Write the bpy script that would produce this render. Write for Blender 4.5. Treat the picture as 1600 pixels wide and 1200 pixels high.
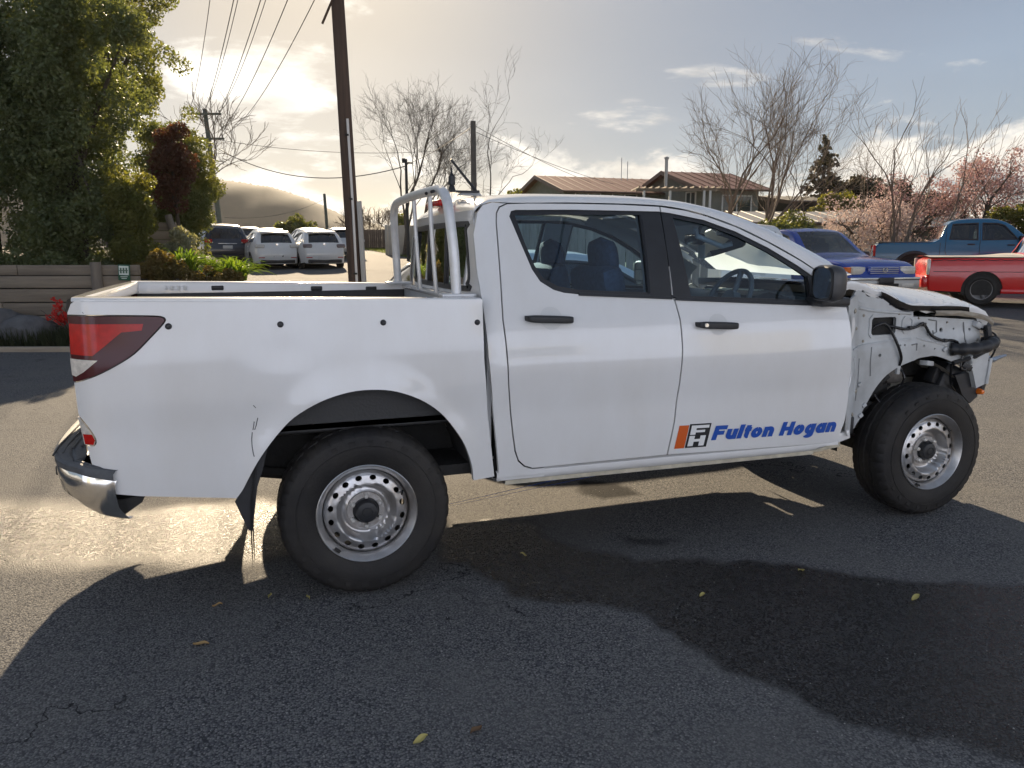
import bpy, bmesh, math, random
import numpy as np
from mathutils import Vector, Matrix, Euler
from mathutils.geometry import delaunay_2d_cdt
random.seed(7); RNG = np.random.default_rng(7)
for o in list(bpy.data.objects): bpy.data.objects.remove(o)
SC = bpy.context.scene
COL = SC.collection
R = math.radians

# ---------------------------------------------------------------- camera
CAMP = Vector((-0.4418, -4.2000, 1.5318)); YAW, PITCH, ROLL = 0.3260, 0.1724, -0.0021
FH = Vector((math.sin(YAW), math.cos(YAW), 0)); RH = Vector((math.cos(YAW), -math.sin(YAW), 0))
fw = FH*math.cos(PITCH) + Vector((0, 0, -math.sin(PITCH)))
rt = RH.copy(); up = rt.cross(fw)
rt, up = rt*math.cos(ROLL) + up*math.sin(ROLL), up*math.cos(ROLL) - rt*math.sin(ROLL)
cd = bpy.data.cameras.new('camera'); cam = bpy.data.objects.new('camera', cd); COL.objects.link(cam)
M = Matrix((rt, up, -fw)).transposed().to_4x4(); M.translation = CAMP; cam.matrix_world = M
cd.sensor_width = 36; cd.lens = 36*1207.7/1600; cd.clip_start = .05; cd.clip_end = 6000
SC.camera = cam

# ---------------------------------------------------------------- sky, sun, exposure
SUN_AZ, SUN_EL = 4.5, 23.5          # azimuth measured from +Y towards +X
SKY_STRENGTH, SUN_STRENGTH, EXPOSURE = 0.10, 5.0, 1.28
sund = Vector((math.sin(R(SUN_AZ))*math.cos(R(SUN_EL)), math.cos(R(SUN_AZ))*math.cos(R(SUN_EL)), math.sin(R(SUN_EL))))
W_ = bpy.data.worlds.new('World'); SC.world = W_; W_.use_nodes = True
def build_world():
    nt = W_.node_tree; N = nt.nodes; L = nt.links; N.clear()
    def nd(t, **k):
        n = N.new(t)
        for a, b in k.items(): setattr(n, a, b)
        return n
    def math_(op, a, b=None, clamp=False):
        n = nd('ShaderNodeMath', operation=op, use_clamp=clamp)
        for i, v in enumerate((a, b)):
            if v is None: continue
            if isinstance(v, (int, float)): n.inputs[i].default_value = v
            else: L.new(v, n.inputs[i])
        return n.outputs[0]
    def ramp(v, a, b):
        n = nd('ShaderNodeMapRange', interpolation_type='SMOOTHSTEP'); n.inputs[1].default_value = a; n.inputs[2].default_value = b
        L.new(v, n.inputs[0]); return n.outputs[0]
    def noise(vec, s, det=8, rough=.55, dist=0):
        n = nd('ShaderNodeTexNoise'); n.inputs['Scale'].default_value = s; n.inputs['Detail'].default_value = det
        n.inputs['Roughness'].default_value = rough; n.inputs['Distortion'].default_value = dist
        L.new(vec, n.inputs['Vector']); return n.outputs['Fac']
    def mix(f, a, b):
        n = nd('ShaderNodeMix', data_type='RGBA')
        if isinstance(f, (int, float)): n.inputs[0].default_value = f
        else: L.new(f, n.inputs[0])
        for i, v in ((6, a), (7, b)):
            if isinstance(v, tuple): n.inputs[i].default_value = v
            else: L.new(v, n.inputs[i])
        return n.outputs[2]
    def scale(col, f):
        n = nd('ShaderNodeVectorMath', operation='SCALE'); L.new(col, n.inputs[0])
        if isinstance(f, (int, float)): n.inputs[3].default_value = f
        else: L.new(f, n.inputs[3])
        return n.outputs[0]
    tc = nd('ShaderNodeTexCoord'); nv = nd('ShaderNodeVectorMath', operation='NORMALIZE'); L.new(tc.outputs['Generated'], nv.inputs[0])
    d = nv.outputs[0]; sx = nd('ShaderNodeSeparateXYZ'); L.new(d, sx.inputs[0]); z = sx.outputs[2]
    sky = nd('ShaderNodeTexSky', sky_type='NISHITA', sun_disc=False); sky.sun_elevation = R(SUN_EL); sky.sun_rotation = R(SUN_AZ)
    sky.altitude = 50; sky.air_density = 1.0; sky.dust_density = .7; sky.ozone_density = 1.0
    dot = nd('ShaderNodeVectorMath', operation='DOT_PRODUCT'); L.new(d, dot.inputs[0]); dot.inputs[1].default_value = sund
    c = math_('MAXIMUM', dot.outputs['Value'], 0.0)
    silver = math_('POWER', c, 34.0); silver2 = math_('POWER', c, 12.0)
    # thin high veil over the whole sky
    zz = math_('ADD', math_('MAXIMUM', z, 0.0), 0.16)
    cx = math_('DIVIDE', sx.outputs[0], zz); cy = math_('DIVIDE', sx.outputs[1], zz)
    cv = nd('ShaderNodeCombineXYZ'); L.new(cx, cv.inputs[0]); L.new(cy, cv.inputs[1]); cv.inputs[2].default_value = 1.3
    veil = ramp(noise(cv.outputs[0], .35, 4, .5), .2, .75)
    veil = math_('ADD', math_('MULTIPLY', veil, .14), .78)
    base = mix(veil, sky.outputs[0], scale(mix(silver2, (.82, .975, 1.26, 1), (1.0, .83, .58, 1)), math_('ADD', math_('MULTIPLY', silver2, 1.05), CLOUD_VEIL)))
    # cumulus: scattered patches plus a low bank that thins with height
    n1 = noise(cv.outputs[0], 1.15, 9, .58, .2)
    patches = ramp(n1, .575, .67)
    cv2 = nd('ShaderNodeVectorMath', operation='MULTIPLY'); L.new(d, cv2.inputs[0]); cv2.inputs[1].default_value = (1, 1, 2.1)
    n2 = noise(cv2.outputs[0], 6.7, 9, .58, .25)
    bank = ramp(math_('SUBTRACT', n2, math_('MULTIPLY', math_('ABSOLUTE', math_('SUBTRACT', z, .03)), 2.3)), .33, .44)
    cl = math_('MAXIMUM', math_('MULTIPLY', patches, .9), bank)
    shade = ramp(noise(cv2.outputs[0], 13.0, 6, .6), .3, .7)
    bright = math_('MULTIPLY', math_('ADD', math_('MULTIPLY', silver, 6.0), CLOUD_BASE), math_('ADD', math_('MULTIPLY', shade, .36), .70))
    ccol = scale(mix(silver, (1, .95, .87, 1), (1.0, .95, .84, 1)), bright)
    out = mix(cl, base, ccol)
    bgn = nd('ShaderNodeBackground'); L.new(out, bgn.inputs[0]); bgn.inputs[1].default_value = SKY_STRENGTH
    wo = nd('ShaderNodeOutputWorld'); L.new(bgn.outputs[0], wo.inputs[0])
CLOUD_VEIL, CLOUD_BASE = 1.08, 4.4
build_world()
sl = bpy.data.lights.new('sun', 'SUN'); sl.energy = SUN_STRENGTH; sl.angle = R(.5); sl.color = (1.0, .80, .55)
so = bpy.data.objects.new('sun', sl); COL.objects.link(so); so.location = (0, 20, 30)
so.rotation_euler = sund.to_track_quat('Z', 'Y').to_euler()
vs = SC.view_settings; vs.view_transform = 'Standard'; vs.look = 'None'; vs.exposure = EXPOSURE; vs.gamma = 1; vs.use_curve_mapping = False

# ---------------------------------------------------------------- helpers
def gd(d): return float(np.interp(d, GD, GZ))
GD = np.linspace(0, 130, 261)
_z = np.interp(GD, [0, 9, 12, 17.5, 22, 30, 45, 58, 70, 130], [0, 0, .08, .35, .56, .84, 1.42, 1.80, 1.85, .9])
GZ = np.convolve(np.pad(_z, 8, mode='edge'), np.ones(17)/17, 'valid'); GZ[GD < 7] = 0
def gz(x, y): return gd((x-CAMP.x)*FH.x + (y-CAMP.y)*FH.y)
def yard(s, d, z=None):                      # metres to the right of / away from the photographer's spot
    v = Vector((CAMP.x, CAMP.y, 0)) + RH*s + FH*d
    v.z = gd(d) if z is None else z
    return v
def unit(v):
    v = np.asarray(v, float); return v/np.linalg.norm(v)
class MB:
    def __init__(s): s.v = []; s.f = []
    def add(s, vs, fs):
        b = len(s.v); s.v += [tuple(map(float, q)) for q in vs]; s.f += [tuple(i+b for i in f) for f in fs]; return s
    def box(s, c, sz, rot=None, r=0):
        h = [q/2 for q in sz]; r = min(r, min(h)*.98); rows = []
        m = Euler(rot).to_matrix() if rot else None
        if r <= 0:
            vs = [(x, y, z) for x in (-h[0], h[0]) for y in (-h[1], h[1]) for z in (-h[2], h[2])]
            fs = [(0, 1, 3, 2), (4, 6, 7, 5), (0, 4, 5, 1), (2, 3, 7, 6), (0, 2, 6, 4), (1, 5, 7, 3)]
        else:
            bm = bmesh.new(); bmesh.ops.create_cube(bm, size=1)
            for q in bm.verts: q.co = Vector((q.co.x*sz[0], q.co.y*sz[1], q.co.z*sz[2]))
            bmesh.ops.bevel(bm, geom=bm.edges[:], offset=r, segments=2, profile=.5, affect='EDGES', clamp_overlap=True)
            bm.verts.index_update(); vs = [q.co[:] for q in bm.verts]; fs = [tuple(q.index for q in f.verts) for f in bm.faces]; bm.free()
        if m: vs = [m @ Vector(q) for q in vs]
        return s.add([(q[0]+c[0], q[1]+c[1], q[2]+c[2]) for q in vs], fs)
    def grid(s, P, flip=False):              # P[i][j] points
        n, m = len(P), len(P[0]); fs = []
        for i in range(n-1):
            for j in range(m-1):
                f = (i*m+j, i*m+j+1, (i+1)*m+j+1, (i+1)*m+j); fs.append(f[::-1] if flip else f)
        return s.add([q for r in P for q in r], fs)
    def tube(s, path, r, n=8, caps=True):
        P = [np.array(q, float) for q in path]; k = len(P)
        rs = [r]*k if isinstance(r, (int, float)) else list(r)
        t0 = unit(P[1]-P[0]); a = np.array((0, 0, 1.)) if abs(t0[2]) < .9 else np.array((1., 0, 0))
        u = unit(np.cross(t0, a)); rows = []
        for i in range(k):
            t = unit(P[min(i+1, k-1)]-P[max(i-1, 0)]); u = u-t*(u@t); u = unit(u); w = np.cross(t, u)
            rows.append([P[i]+rs[i]*(math.cos(q)*u+math.sin(q)*w) for q in (2*math.pi*j/n for j in range(n))])
        fs = [(i*n+j, i*n+(j+1) % n, (i+1)*n+(j+1) % n, (i+1)*n+j) for i in range(k-1) for j in range(n)]
        if caps: fs += [tuple(range(n))[::-1], tuple((k-1)*n+j for j in range(n))]
        return s.add([q for r_ in rows for q in r_], fs)
    def lathe(s, prof, o, n=48, axis='y', arc=None):   # prof: (radius, along)
        rows = []
        for rr, a in prof:
            row = []
            for j in range(n):
                t = 2*math.pi*j/n; c, d = rr*math.cos(t), rr*math.sin(t)
                q = (c, a, d) if axis == 'y' else ((c, d, a) if axis == 'z' else (a, c, d))
                row.append((q[0]+o[0], q[1]+o[1], q[2]+o[2]))
            rows.append(row)
        fs = [(i*n+j, i*n+(j+1) % n, (i+1)*n+(j+1) % n, (i+1)*n+j) for i in range(len(prof)-1) for j in range(n)]
        return s.add([q for r_ in rows for q in r_], fs)
    def prism(s, poly, y0, y1, f=None):       # polygon in (x, z) pushed from y0 to y1
        f = f or (lambda a, y, b: (a, y, b)); n = len(poly)
        vs = [f(a, y0, b) for a, b in poly]+[f(a, y1, b) for a, b in poly]
        return s.add(vs, [tuple(range(n)), tuple(range(2*n-1, n-1, -1))]+[(i, i+n, (i+1) % n+n, (i+1) % n) for i in range(n)])
    def mirror(s):
        m = MB(); m.v = [(x, -y, z) for x, y, z in s.v]; m.f = [f[::-1] for f in s.f]; return m
    def build(s, name, mat, parent=None, sm=35):
        me = bpy.data.meshes.new(name); me.from_pydata(s.v, [], s.f); me.validate()
        bm = bmesh.new(); bm.from_mesh(me); bmesh.ops.recalc_face_normals(bm, faces=bm.faces[:]); bm.to_mesh(me); bm.free()
        return link(name, me, mat, parent, sm)
def link(name, me, mat, parent=None, sm=35):
    if mat: me.materials.append(mat)
    if sm: me.shade_smooth(); me.set_sharp_from_angle(angle=R(sm))
    o = bpy.data.objects.new(name, me); COL.objects.link(o)
    if parent: o.parent = parent
    return o
def tag(o, label=None, cat=None, group=None, kind=None):
    for k, v in (('label', label), ('category', cat), ('group', group), ('kind', kind)):
        if v: o[k] = v
    return o
def thing(name, label, cat, loc=(0, 0, 0), rz=0, group=None):
    o = bpy.data.objects.new(name, None); COL.objects.link(o); o.location = loc; o.rotation_euler = (0, 0, rz); o.empty_display_size = .2
    return tag(o, label, cat, group)
def copy_tree(o, parent=None):
    c = o.copy(); COL.objects.link(c); c.parent = parent
    for ch in list(o.children): copy_tree(ch, c)
    return c
def raw_mesh(name, V, F, mat, parent=None, sm=0):   # numpy arrays, all faces the same size
    V = np.asarray(V, np.float32); F = np.asarray(F, np.int32); k = F.shape[1]
    me = bpy.data.meshes.new(name); me.vertices.add(len(V)); me.vertices.foreach_set('co', V.ravel())
    me.loops.add(F.size); me.loops.foreach_set('vertex_index', F.ravel()); me.polygons.add(len(F))
    me.polygons.foreach_set('loop_start', np.arange(0, F.size, k, dtype=np.int32)); me.polygons.foreach_set('loop_total', np.full(len(F), k, np.int32))
    me.update(); me.validate()
    return link(name, me, mat, parent, sm)
def pchip(xs, ys):
    xs, ys = np.array(xs, float), np.array(ys, float); h = np.diff(xs); dl = np.diff(ys)/h; m = np.zeros(len(xs))
    m[1:-1] = np.where(dl[:-1]*dl[1:] > 0, 2*dl[:-1]*dl[1:]/(dl[:-1]+dl[1:]+1e-12), 0); m[0], m[-1] = dl[0], dl[-1]
    def f(x):
        i = int(min(max(np.searchsorted(xs, x)-1, 0), len(h)-1)); t = min(max((x-xs[i])/h[i], 0), 1)
        return float(ys[i]*(1+2*t)*(1-t)**2+h[i]*m[i]*t*(1-t)**2+ys[i+1]*t*t*(3-2*t)+h[i]*m[i+1]*t*t*(t-1))
    return f
def densify(poly, step, closed=True):
    out = []; n = len(poly)
    for i in range(n if closed else n-1):
        a, b = np.array(poly[i]), np.array(poly[(i+1) % n]); k = max(1, int(np.linalg.norm(b-a)/step+.5))
        out += [tuple(a+(b-a)*j/k) for j in range(k)]
    if not closed: out.append(tuple(poly[-1]))
    return out
def curve2(pts, n=6, closed=False):           # Catmull-Rom through 2-D or 3-D points
    P = [np.array(q, float) for q in pts]; out = []; k = len(P)
    for i in range(k if closed else k-1):
        a = P[(i-1) % k] if closed or i else 2*P[0]-P[1]; b, c = P[i], P[(i+1) % k]
        d = P[(i+2) % k] if closed or i+2 < k else 2*c-b
        for j in range(n):
            t = j/n; out.append(tuple(.5*(2*b+(c-a)*t+(2*a-5*b+4*c-d)*t*t+(3*b-a-3*c+d)*t**3)))
    if not closed: out.append(tuple(P[-1]))
    return out
def area(p): return .5*sum(p[i][0]*p[(i+1) % len(p)][1]-p[(i+1) % len(p)][0]*p[i][1] for i in range(len(p)))
def inset(poly, g):
    if area(poly) < 0: poly = poly[::-1]
    P = np.array(poly, float); n = len(P); e = np.roll(P, -1, 0)-P; e /= np.linalg.norm(e, axis=1)[:, None]+1e-12
    nr = np.stack([-e[:, 1], e[:, 0]], 1); m = nr+np.roll(nr, 1, 0); m /= np.linalg.norm(m, axis=1)[:, None]+1e-9
    k = np.maximum((m*nr).sum(1), .5)
    return [tuple(q) for q in P+m*(g/k)[:, None]]
def inpoly(Q, poly):
    Q = np.asarray(Q, float); P = np.array(poly); x, y = Q[:, 0], Q[:, 1]; ins = np.zeros(len(Q), bool)
    for i in range(len(P)):
        (x1, y1), (x2, y2) = P[i], P[i-1]
        if y1 == y2: continue
        ins ^= ((y1 > y) != (y2 > y)) & (x < (x2-x1)*(y-y1)/(y2-y1)+x1)
    return ins
def edist(Q, poly, closed=True):
    Q = np.asarray(Q, float); best = np.full(len(Q), 1e9)
    for i in range(len(poly) if closed else len(poly)-1):
        a, b = np.array(poly[i]), np.array(poly[(i+1) % len(poly)]); ab = b-a
        t = np.clip(((Q-a)@ab)/(ab@ab+1e-12), 0, 1); best = np.minimum(best, np.hypot(*(Q-a-t[:, None]*ab).T))
    return best
def tri2d(outline, holes=(), step=.03, gap=0.):
    o = densify(outline, step); o = inset(o, gap) if gap else o
    hs = [densify(h, step) for h in holes]; hs = [inset(h, -gap) if gap else h for h in hs]
    A = np.array(o); lo, hi = A.min(0), A.max(0)
    gx, gy = np.meshgrid(np.arange(lo[0], hi[0], step), np.arange(lo[1], hi[1], step)); Q = np.stack([gx.ravel(), gy.ravel()], 1)
    k = inpoly(Q, o) & (edist(Q, o) > step*.45)
    for h in hs: k &= ~inpoly(Q, h) & (edist(Q, h) > step*.45)
    V = []; E = []
    for lp in [o]+hs:
        b = len(V); V += [Vector(q) for q in lp]; E += [(b+i, b+(i+1) % len(lp)) for i in range(len(lp))]
    V += [Vector(q) for q in Q[k]]
    r = delaunay_2d_cdt(V, E, [], 0, 1e-6); P = np.array([tuple(q) for q in r[0]]); F = np.array([f for f in r[2] if len(f) == 3])
    c = P[F].mean(1); k = inpoly(c, o)
    for h in hs: k &= ~inpoly(c, h)
    return P, F[k]
def skin(name, outline, holes, fn, mat, parent, depth=.022, step=.03, gap=.003, both=False):
    """curved sheet with turned-in edges; fn(a, b, off) -> 3-D point, off is the distance inwards"""
    P, F = tri2d(outline, holes, step, gap); mb = MB()
    mb.add([fn(a, b, 0) for a, b in P], [tuple(map(int, f)) for f in F])
    cnt = {}
    for f in F:
        for i in range(3):
            a, b = int(f[i]), int(f[(i+1) % 3]); cnt.setdefault((min(a, b), max(a, b)), []).append((a, b))
    for e in cnt.values():
        if len(e) == 1:
            a, b = e[0]; (xa, za), (xb, zb) = P[a], P[b]
            mb.add([fn(xa, za, 0), fn(xb, zb, 0), fn(xb, zb, depth), fn(xa, za, depth)], [(0, 3, 2, 1)])
    me = bpy.data.meshes.new(name); me.from_pydata(mb.v, [], mb.f)
    return link(name, me, mat, parent, 50)

# ---------------------------------------------------------------- materials
MATS = {}
def mat(name, col, rough=.5, metal=0, tint=(1.9, 1.7, .7), spec=.5, var=.0, vscale=8, bump=0, bscale=60, coat=0, col2=None, trans=0, coords='Object', emit=0, sheen=0, det=5, stretch=None, rvar=0, orand=0):
    if name in MATS: return MATS[name]
    m = bpy.data.materials.new(name); m.use_nodes = True; nt = m.node_tree; b = nt.nodes['Principled BSDF']; L = nt.links
    b.inputs['Base Color'].default_value = (*col, 1); b.inputs['Roughness'].default_value = rough; b.inputs['Metallic'].default_value = metal
    b.inputs['Specular IOR Level'].default_value = spec; b.inputs['Coat Weight'].default_value = coat; b.inputs['Coat Roughness'].default_value = .06
    tc = nt.nodes.new('ShaderNodeTexCoord'); vec = tc.outputs[coords]
    if stretch:
        mp = nt.nodes.new('ShaderNodeMapping'); mp.inputs['Scale'].default_value = stretch; L.new(vec, mp.inputs[0]); vec = mp.outputs[0]
    if var or col2 or rvar:
        n = nt.nodes.new('ShaderNodeTexNoise'); n.inputs['Scale'].default_value = vscale; n.inputs['Detail'].default_value = det; n.inputs['Roughness'].default_value = .6
        L.new(vec, n.inputs['Vector'])
        mx = nt.nodes.new('ShaderNodeMix'); mx.data_type = 'RGBA'
        mr = nt.nodes.new('ShaderNodeMapRange'); mr.inputs[1].default_value = .3; mr.inputs[2].default_value = .7; L.new(n.outputs['Fac'], mr.inputs[0]); L.new(mr.outputs[0], mx.inputs[0])
        c2 = col2 or tuple(min(1, q*(1+var)) for q in col); c1 = col if col2 else tuple(q*(1-var) for q in col)
        mx.inputs[6].default_value = (*c1, 1); mx.inputs[7].default_value = (*c2, 1); L.new(mx.outputs[2], b.inputs['Base Color'])
        if rvar:
            r2 = nt.nodes.new('ShaderNodeMapRange'); r2.inputs[1].default_value = .3; r2.inputs[2].default_value = .7
            r2.inputs[3].default_value = max(0, rough-rvar); r2.inputs[4].default_value = rough+rvar; L.new(n.outputs['Fac'], r2.inputs[0]); L.new(r2.outputs[0], b.inputs['Roughness'])
    if orand:
        oi = nt.nodes.new('ShaderNodeObjectInfo'); hs = nt.nodes.new('ShaderNodeHueSaturation'); r3 = nt.nodes.new('ShaderNodeMapRange'); r3.inputs[3].default_value = 1-orand; r3.inputs[4].default_value = 1+orand
        L.new(oi.outputs['Random'], r3.inputs[0]); L.new(r3.outputs[0], hs.inputs['Value']); L.new(mx.outputs[2], hs.inputs['Color']); L.new(hs.outputs[0], b.inputs['Base Color'])
    if bump:
        n = nt.nodes.new('ShaderNodeTexNoise'); n.inputs['Scale'].default_value = bscale; n.inputs['Detail'].default_value = 4; L.new(vec, n.inputs['Vector'])
        bp = nt.nodes.new('ShaderNodeBump'); bp.inputs['Strength'].default_value = bump; bp.inputs['Distance'].default_value = .01
        L.new(n.outputs['Fac'], bp.inputs['Height']); L.new(bp.outputs[0], b.inputs['Normal'])
    if emit: b.inputs['Emission Color'].default_value = (*col, 1); b.inputs['Emission Strength'].default_value = emit
    if trans:                                  # leaf-like: light shines through
        t = nt.nodes.new('ShaderNodeBsdfTranslucent'); mxs = nt.nodes.new('ShaderNodeMixShader'); mxs.inputs[0].default_value = trans
        out = nt.nodes['Material Output']; L.new(b.outputs[0], mxs.inputs[1]); L.new(t.outputs[0], mxs.inputs[2]); L.new(mxs.outputs[0], out.inputs[0])
        if var or col2:
            mu = nt.nodes.new('ShaderNodeMix'); mu.data_type = 'RGBA'; mu.blend_type = 'MULTIPLY'; mu.inputs[0].default_value = 1
            L.new(mx.outputs[2], mu.inputs[6]); mu.inputs[7].default_value = (*tint, 1); L.new(mu.outputs[2], t.inputs[0])
        else: t.inputs[0].default_value = (col[0]*1.8, col[1]*1.6, col[2]*.7, 1)
    MATS[name] = m; return m
def glass(name, tint, refl=1.0):
    m = bpy.data.materials.new(name); m.use_nodes = True; nt = m.node_tree; L = nt.links; nt.nodes.remove(nt.nodes['Principled BSDF'])
    t = nt.nodes.new('ShaderNodeBsdfTransparent'); t.inputs[0].default_value = (*tint, 1)
    g = nt.nodes.new('ShaderNodeBsdfGlossy'); g.inputs['Roughness'].default_value = .015; g.inputs[0].default_value = (refl, refl, refl, 1)
    fr = nt.nodes.new('ShaderNodeFresnel'); fr.inputs[0].default_value = 1.52; mx = nt.nodes.new('ShaderNodeMixShader')
    mr = nt.nodes.new('ShaderNodeMapRange'); mr.inputs[3].default_value = .03; mr.inputs[4].default_value = 1.0
    L.new(fr.outputs[0], mr.inputs[0]); L.new(mr.outputs[0], mx.inputs[0]); L.new(t.outputs[0], mx.inputs[1]); L.new(g.outputs[0], mx.inputs[2])
    L.new(mx.outputs[0], nt.nodes['Material Output'].inputs[0]); MATS[name] = m; return m
PAINT = mat('white_paint', (.80, .80, .80), .20, spec=.5, coat=.8, col2=(.715, .702, .68), vscale=2.2, det=9, rvar=.05, stretch=(1, 1, .45))
PAINT_IN = mat('white_primer_panel', (.56, .58, .59), .42, col2=(.38, .385, .38), vscale=5, det=9)
BLACK = mat('black_plastic', (.018, .019, .022), .45, var=.25, vscale=12, bump=.15, bscale=400)
GLOSSBLACK = mat('gloss_black', (.012, .012, .014), .18)
DARK = mat('underbody_dark', (.02, .019, .018), .75, var=.35, vscale=15, bump=.4, bscale=60)
RUBBER = mat('tyre_rubber', (.012, .012, .0135), .62, spec=.3, col2=(.040, .036, .032), vscale=3.5, det=9, bump=.2, bscale=140)
STEEL = mat('silver_wheel_steel', (.60, .61, .63), .33, metal=.85, col2=(.38, .35, .32), vscale=7, det=9, bump=.06, bscale=180)
CHROME = mat('chrome', (.82, .80, .76), .12, metal=1, var=.06, vscale=9, rvar=.06)
ALLOY = mat('brushed_alloy_tube', (.66, .67, .68), .38, metal=.35, var=.08, vscale=20)
REDL = mat('red_lens', (.44, .008, .006), .2, spec=.3, coat=.25, var=.2, vscale=30)
MAROON = mat('maroon_lens', (.060, .005, .009), .2, spec=.3, coat=.25)
CLEARL = mat('clear_lens', (.62, .58, .52), .15, coat=1, var=.2, vscale=60)
AMBER = mat('amber_lens', (.75, .16, .01), .2, coat=.6)
GLASS = glass('blue_tinted_glass', (.68, .86, .97))
GLASS_C = glass('windscreen_glass', (.72, .82, .80))
GLASS_D = glass('dark_car_glass', (.20, .24, .26))
MIRROR = mat('mirror_glass', (.85, .87, .88), .03, metal=1)
SEAT = mat('seat_fabric', (.042, .066, .115), .85, var=.3, vscale=40, bump=.3, bscale=300)
DASH = mat('dash_plastic', (.06, .063, .07), .55, var=.15, vscale=10, bump=.15, bscale=300)
GREY_TRIM = mat('grey_trim', (.38, .40, .42), .5)
# ================================================================ ground (structure)
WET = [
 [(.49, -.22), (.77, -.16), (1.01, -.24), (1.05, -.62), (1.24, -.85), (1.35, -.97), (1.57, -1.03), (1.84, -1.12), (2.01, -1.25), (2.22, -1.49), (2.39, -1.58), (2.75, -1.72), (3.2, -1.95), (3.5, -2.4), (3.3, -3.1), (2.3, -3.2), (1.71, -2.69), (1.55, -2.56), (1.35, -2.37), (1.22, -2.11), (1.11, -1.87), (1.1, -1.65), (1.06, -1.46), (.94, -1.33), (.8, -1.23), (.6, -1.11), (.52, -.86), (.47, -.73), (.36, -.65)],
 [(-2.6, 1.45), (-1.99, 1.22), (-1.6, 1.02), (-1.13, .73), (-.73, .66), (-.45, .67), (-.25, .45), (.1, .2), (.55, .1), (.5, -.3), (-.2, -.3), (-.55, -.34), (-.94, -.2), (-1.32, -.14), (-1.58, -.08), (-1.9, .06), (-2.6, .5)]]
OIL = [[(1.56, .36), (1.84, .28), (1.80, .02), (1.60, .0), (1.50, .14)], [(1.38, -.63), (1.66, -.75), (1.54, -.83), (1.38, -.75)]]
def fbm2(x, y, seed=0, oct_=4):
    out = np.zeros_like(x); a = 1.; f = 1.
    for k in range(oct_):
        s = seed+k*17.3
        out += a*(np.sin(x*f*1.7+s+1.3*np.sin(y*f*1.1+s*.7))*np.cos(y*f*1.9-s+1.1*np.sin(x*f*.9-s*.3))); a *= .5; f *= 2.03
    return out
def axis_(lo, hi, fine, far, g=1.12):
    a = list(np.arange(lo, hi+1e-6, fine)); st = fine; q = a[-1]
    while q < far: st *= g; q += st; a.append(q)
    st = fine; q = a[0]
    while q > -far: st *= g; q -= st; a.insert(0, q)
    return np.array(a)
def build_ground():
    xs = axis_(-3.2, 5.6, .03, 2600); ys = axis_(-3.4, 2.6, .03, 2600); X, Y = np.meshgrid(xs, ys)
    D = (X-CAMP.x)*FH.x+(Y-CAMP.y)*FH.y; Z = np.interp(D, GD, GZ)
    Z = np.where(D > 130, .9-.004*(D-130).clip(0, 600), Z)
    near = (np.abs(X) < 7) & (np.abs(Y) < 5)
    Z += np.where(near, .0015*fbm2(X*1.5, Y*1.5, 3), 0)
    V = np.stack([X.ravel(), Y.ravel(), Z.ravel()], 1); n, m = X.shape
    i = np.arange(n*m).reshape(n, m); F = np.stack([i[:-1, :-1].ravel(), i[:-1, 1:].ravel(), i[1:, 1:].ravel(), i[1:, :-1].ravel()], 1)
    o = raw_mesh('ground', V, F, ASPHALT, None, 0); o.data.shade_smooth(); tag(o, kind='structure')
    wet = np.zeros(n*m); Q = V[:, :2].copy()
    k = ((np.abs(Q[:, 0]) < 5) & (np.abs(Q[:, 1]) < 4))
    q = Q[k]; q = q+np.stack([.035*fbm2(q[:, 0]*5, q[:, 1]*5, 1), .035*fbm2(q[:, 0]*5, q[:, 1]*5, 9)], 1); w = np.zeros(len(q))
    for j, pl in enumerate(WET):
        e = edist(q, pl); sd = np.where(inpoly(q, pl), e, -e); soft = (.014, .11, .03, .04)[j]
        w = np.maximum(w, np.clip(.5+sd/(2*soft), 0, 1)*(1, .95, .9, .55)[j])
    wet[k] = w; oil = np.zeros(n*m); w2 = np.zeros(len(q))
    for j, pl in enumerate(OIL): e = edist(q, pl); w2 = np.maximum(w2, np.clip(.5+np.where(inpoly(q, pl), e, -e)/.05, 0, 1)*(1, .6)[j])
    oil[k] = w2; at = o.data.attributes.new('oil', 'FLOAT', 'POINT'); at.data.foreach_set('value', oil.astype(np.float32))
    at = o.data.attributes.new('wet', 'FLOAT', 'POINT'); at.data.foreach_set('value', wet.astype(np.float32))
    return o
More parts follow.
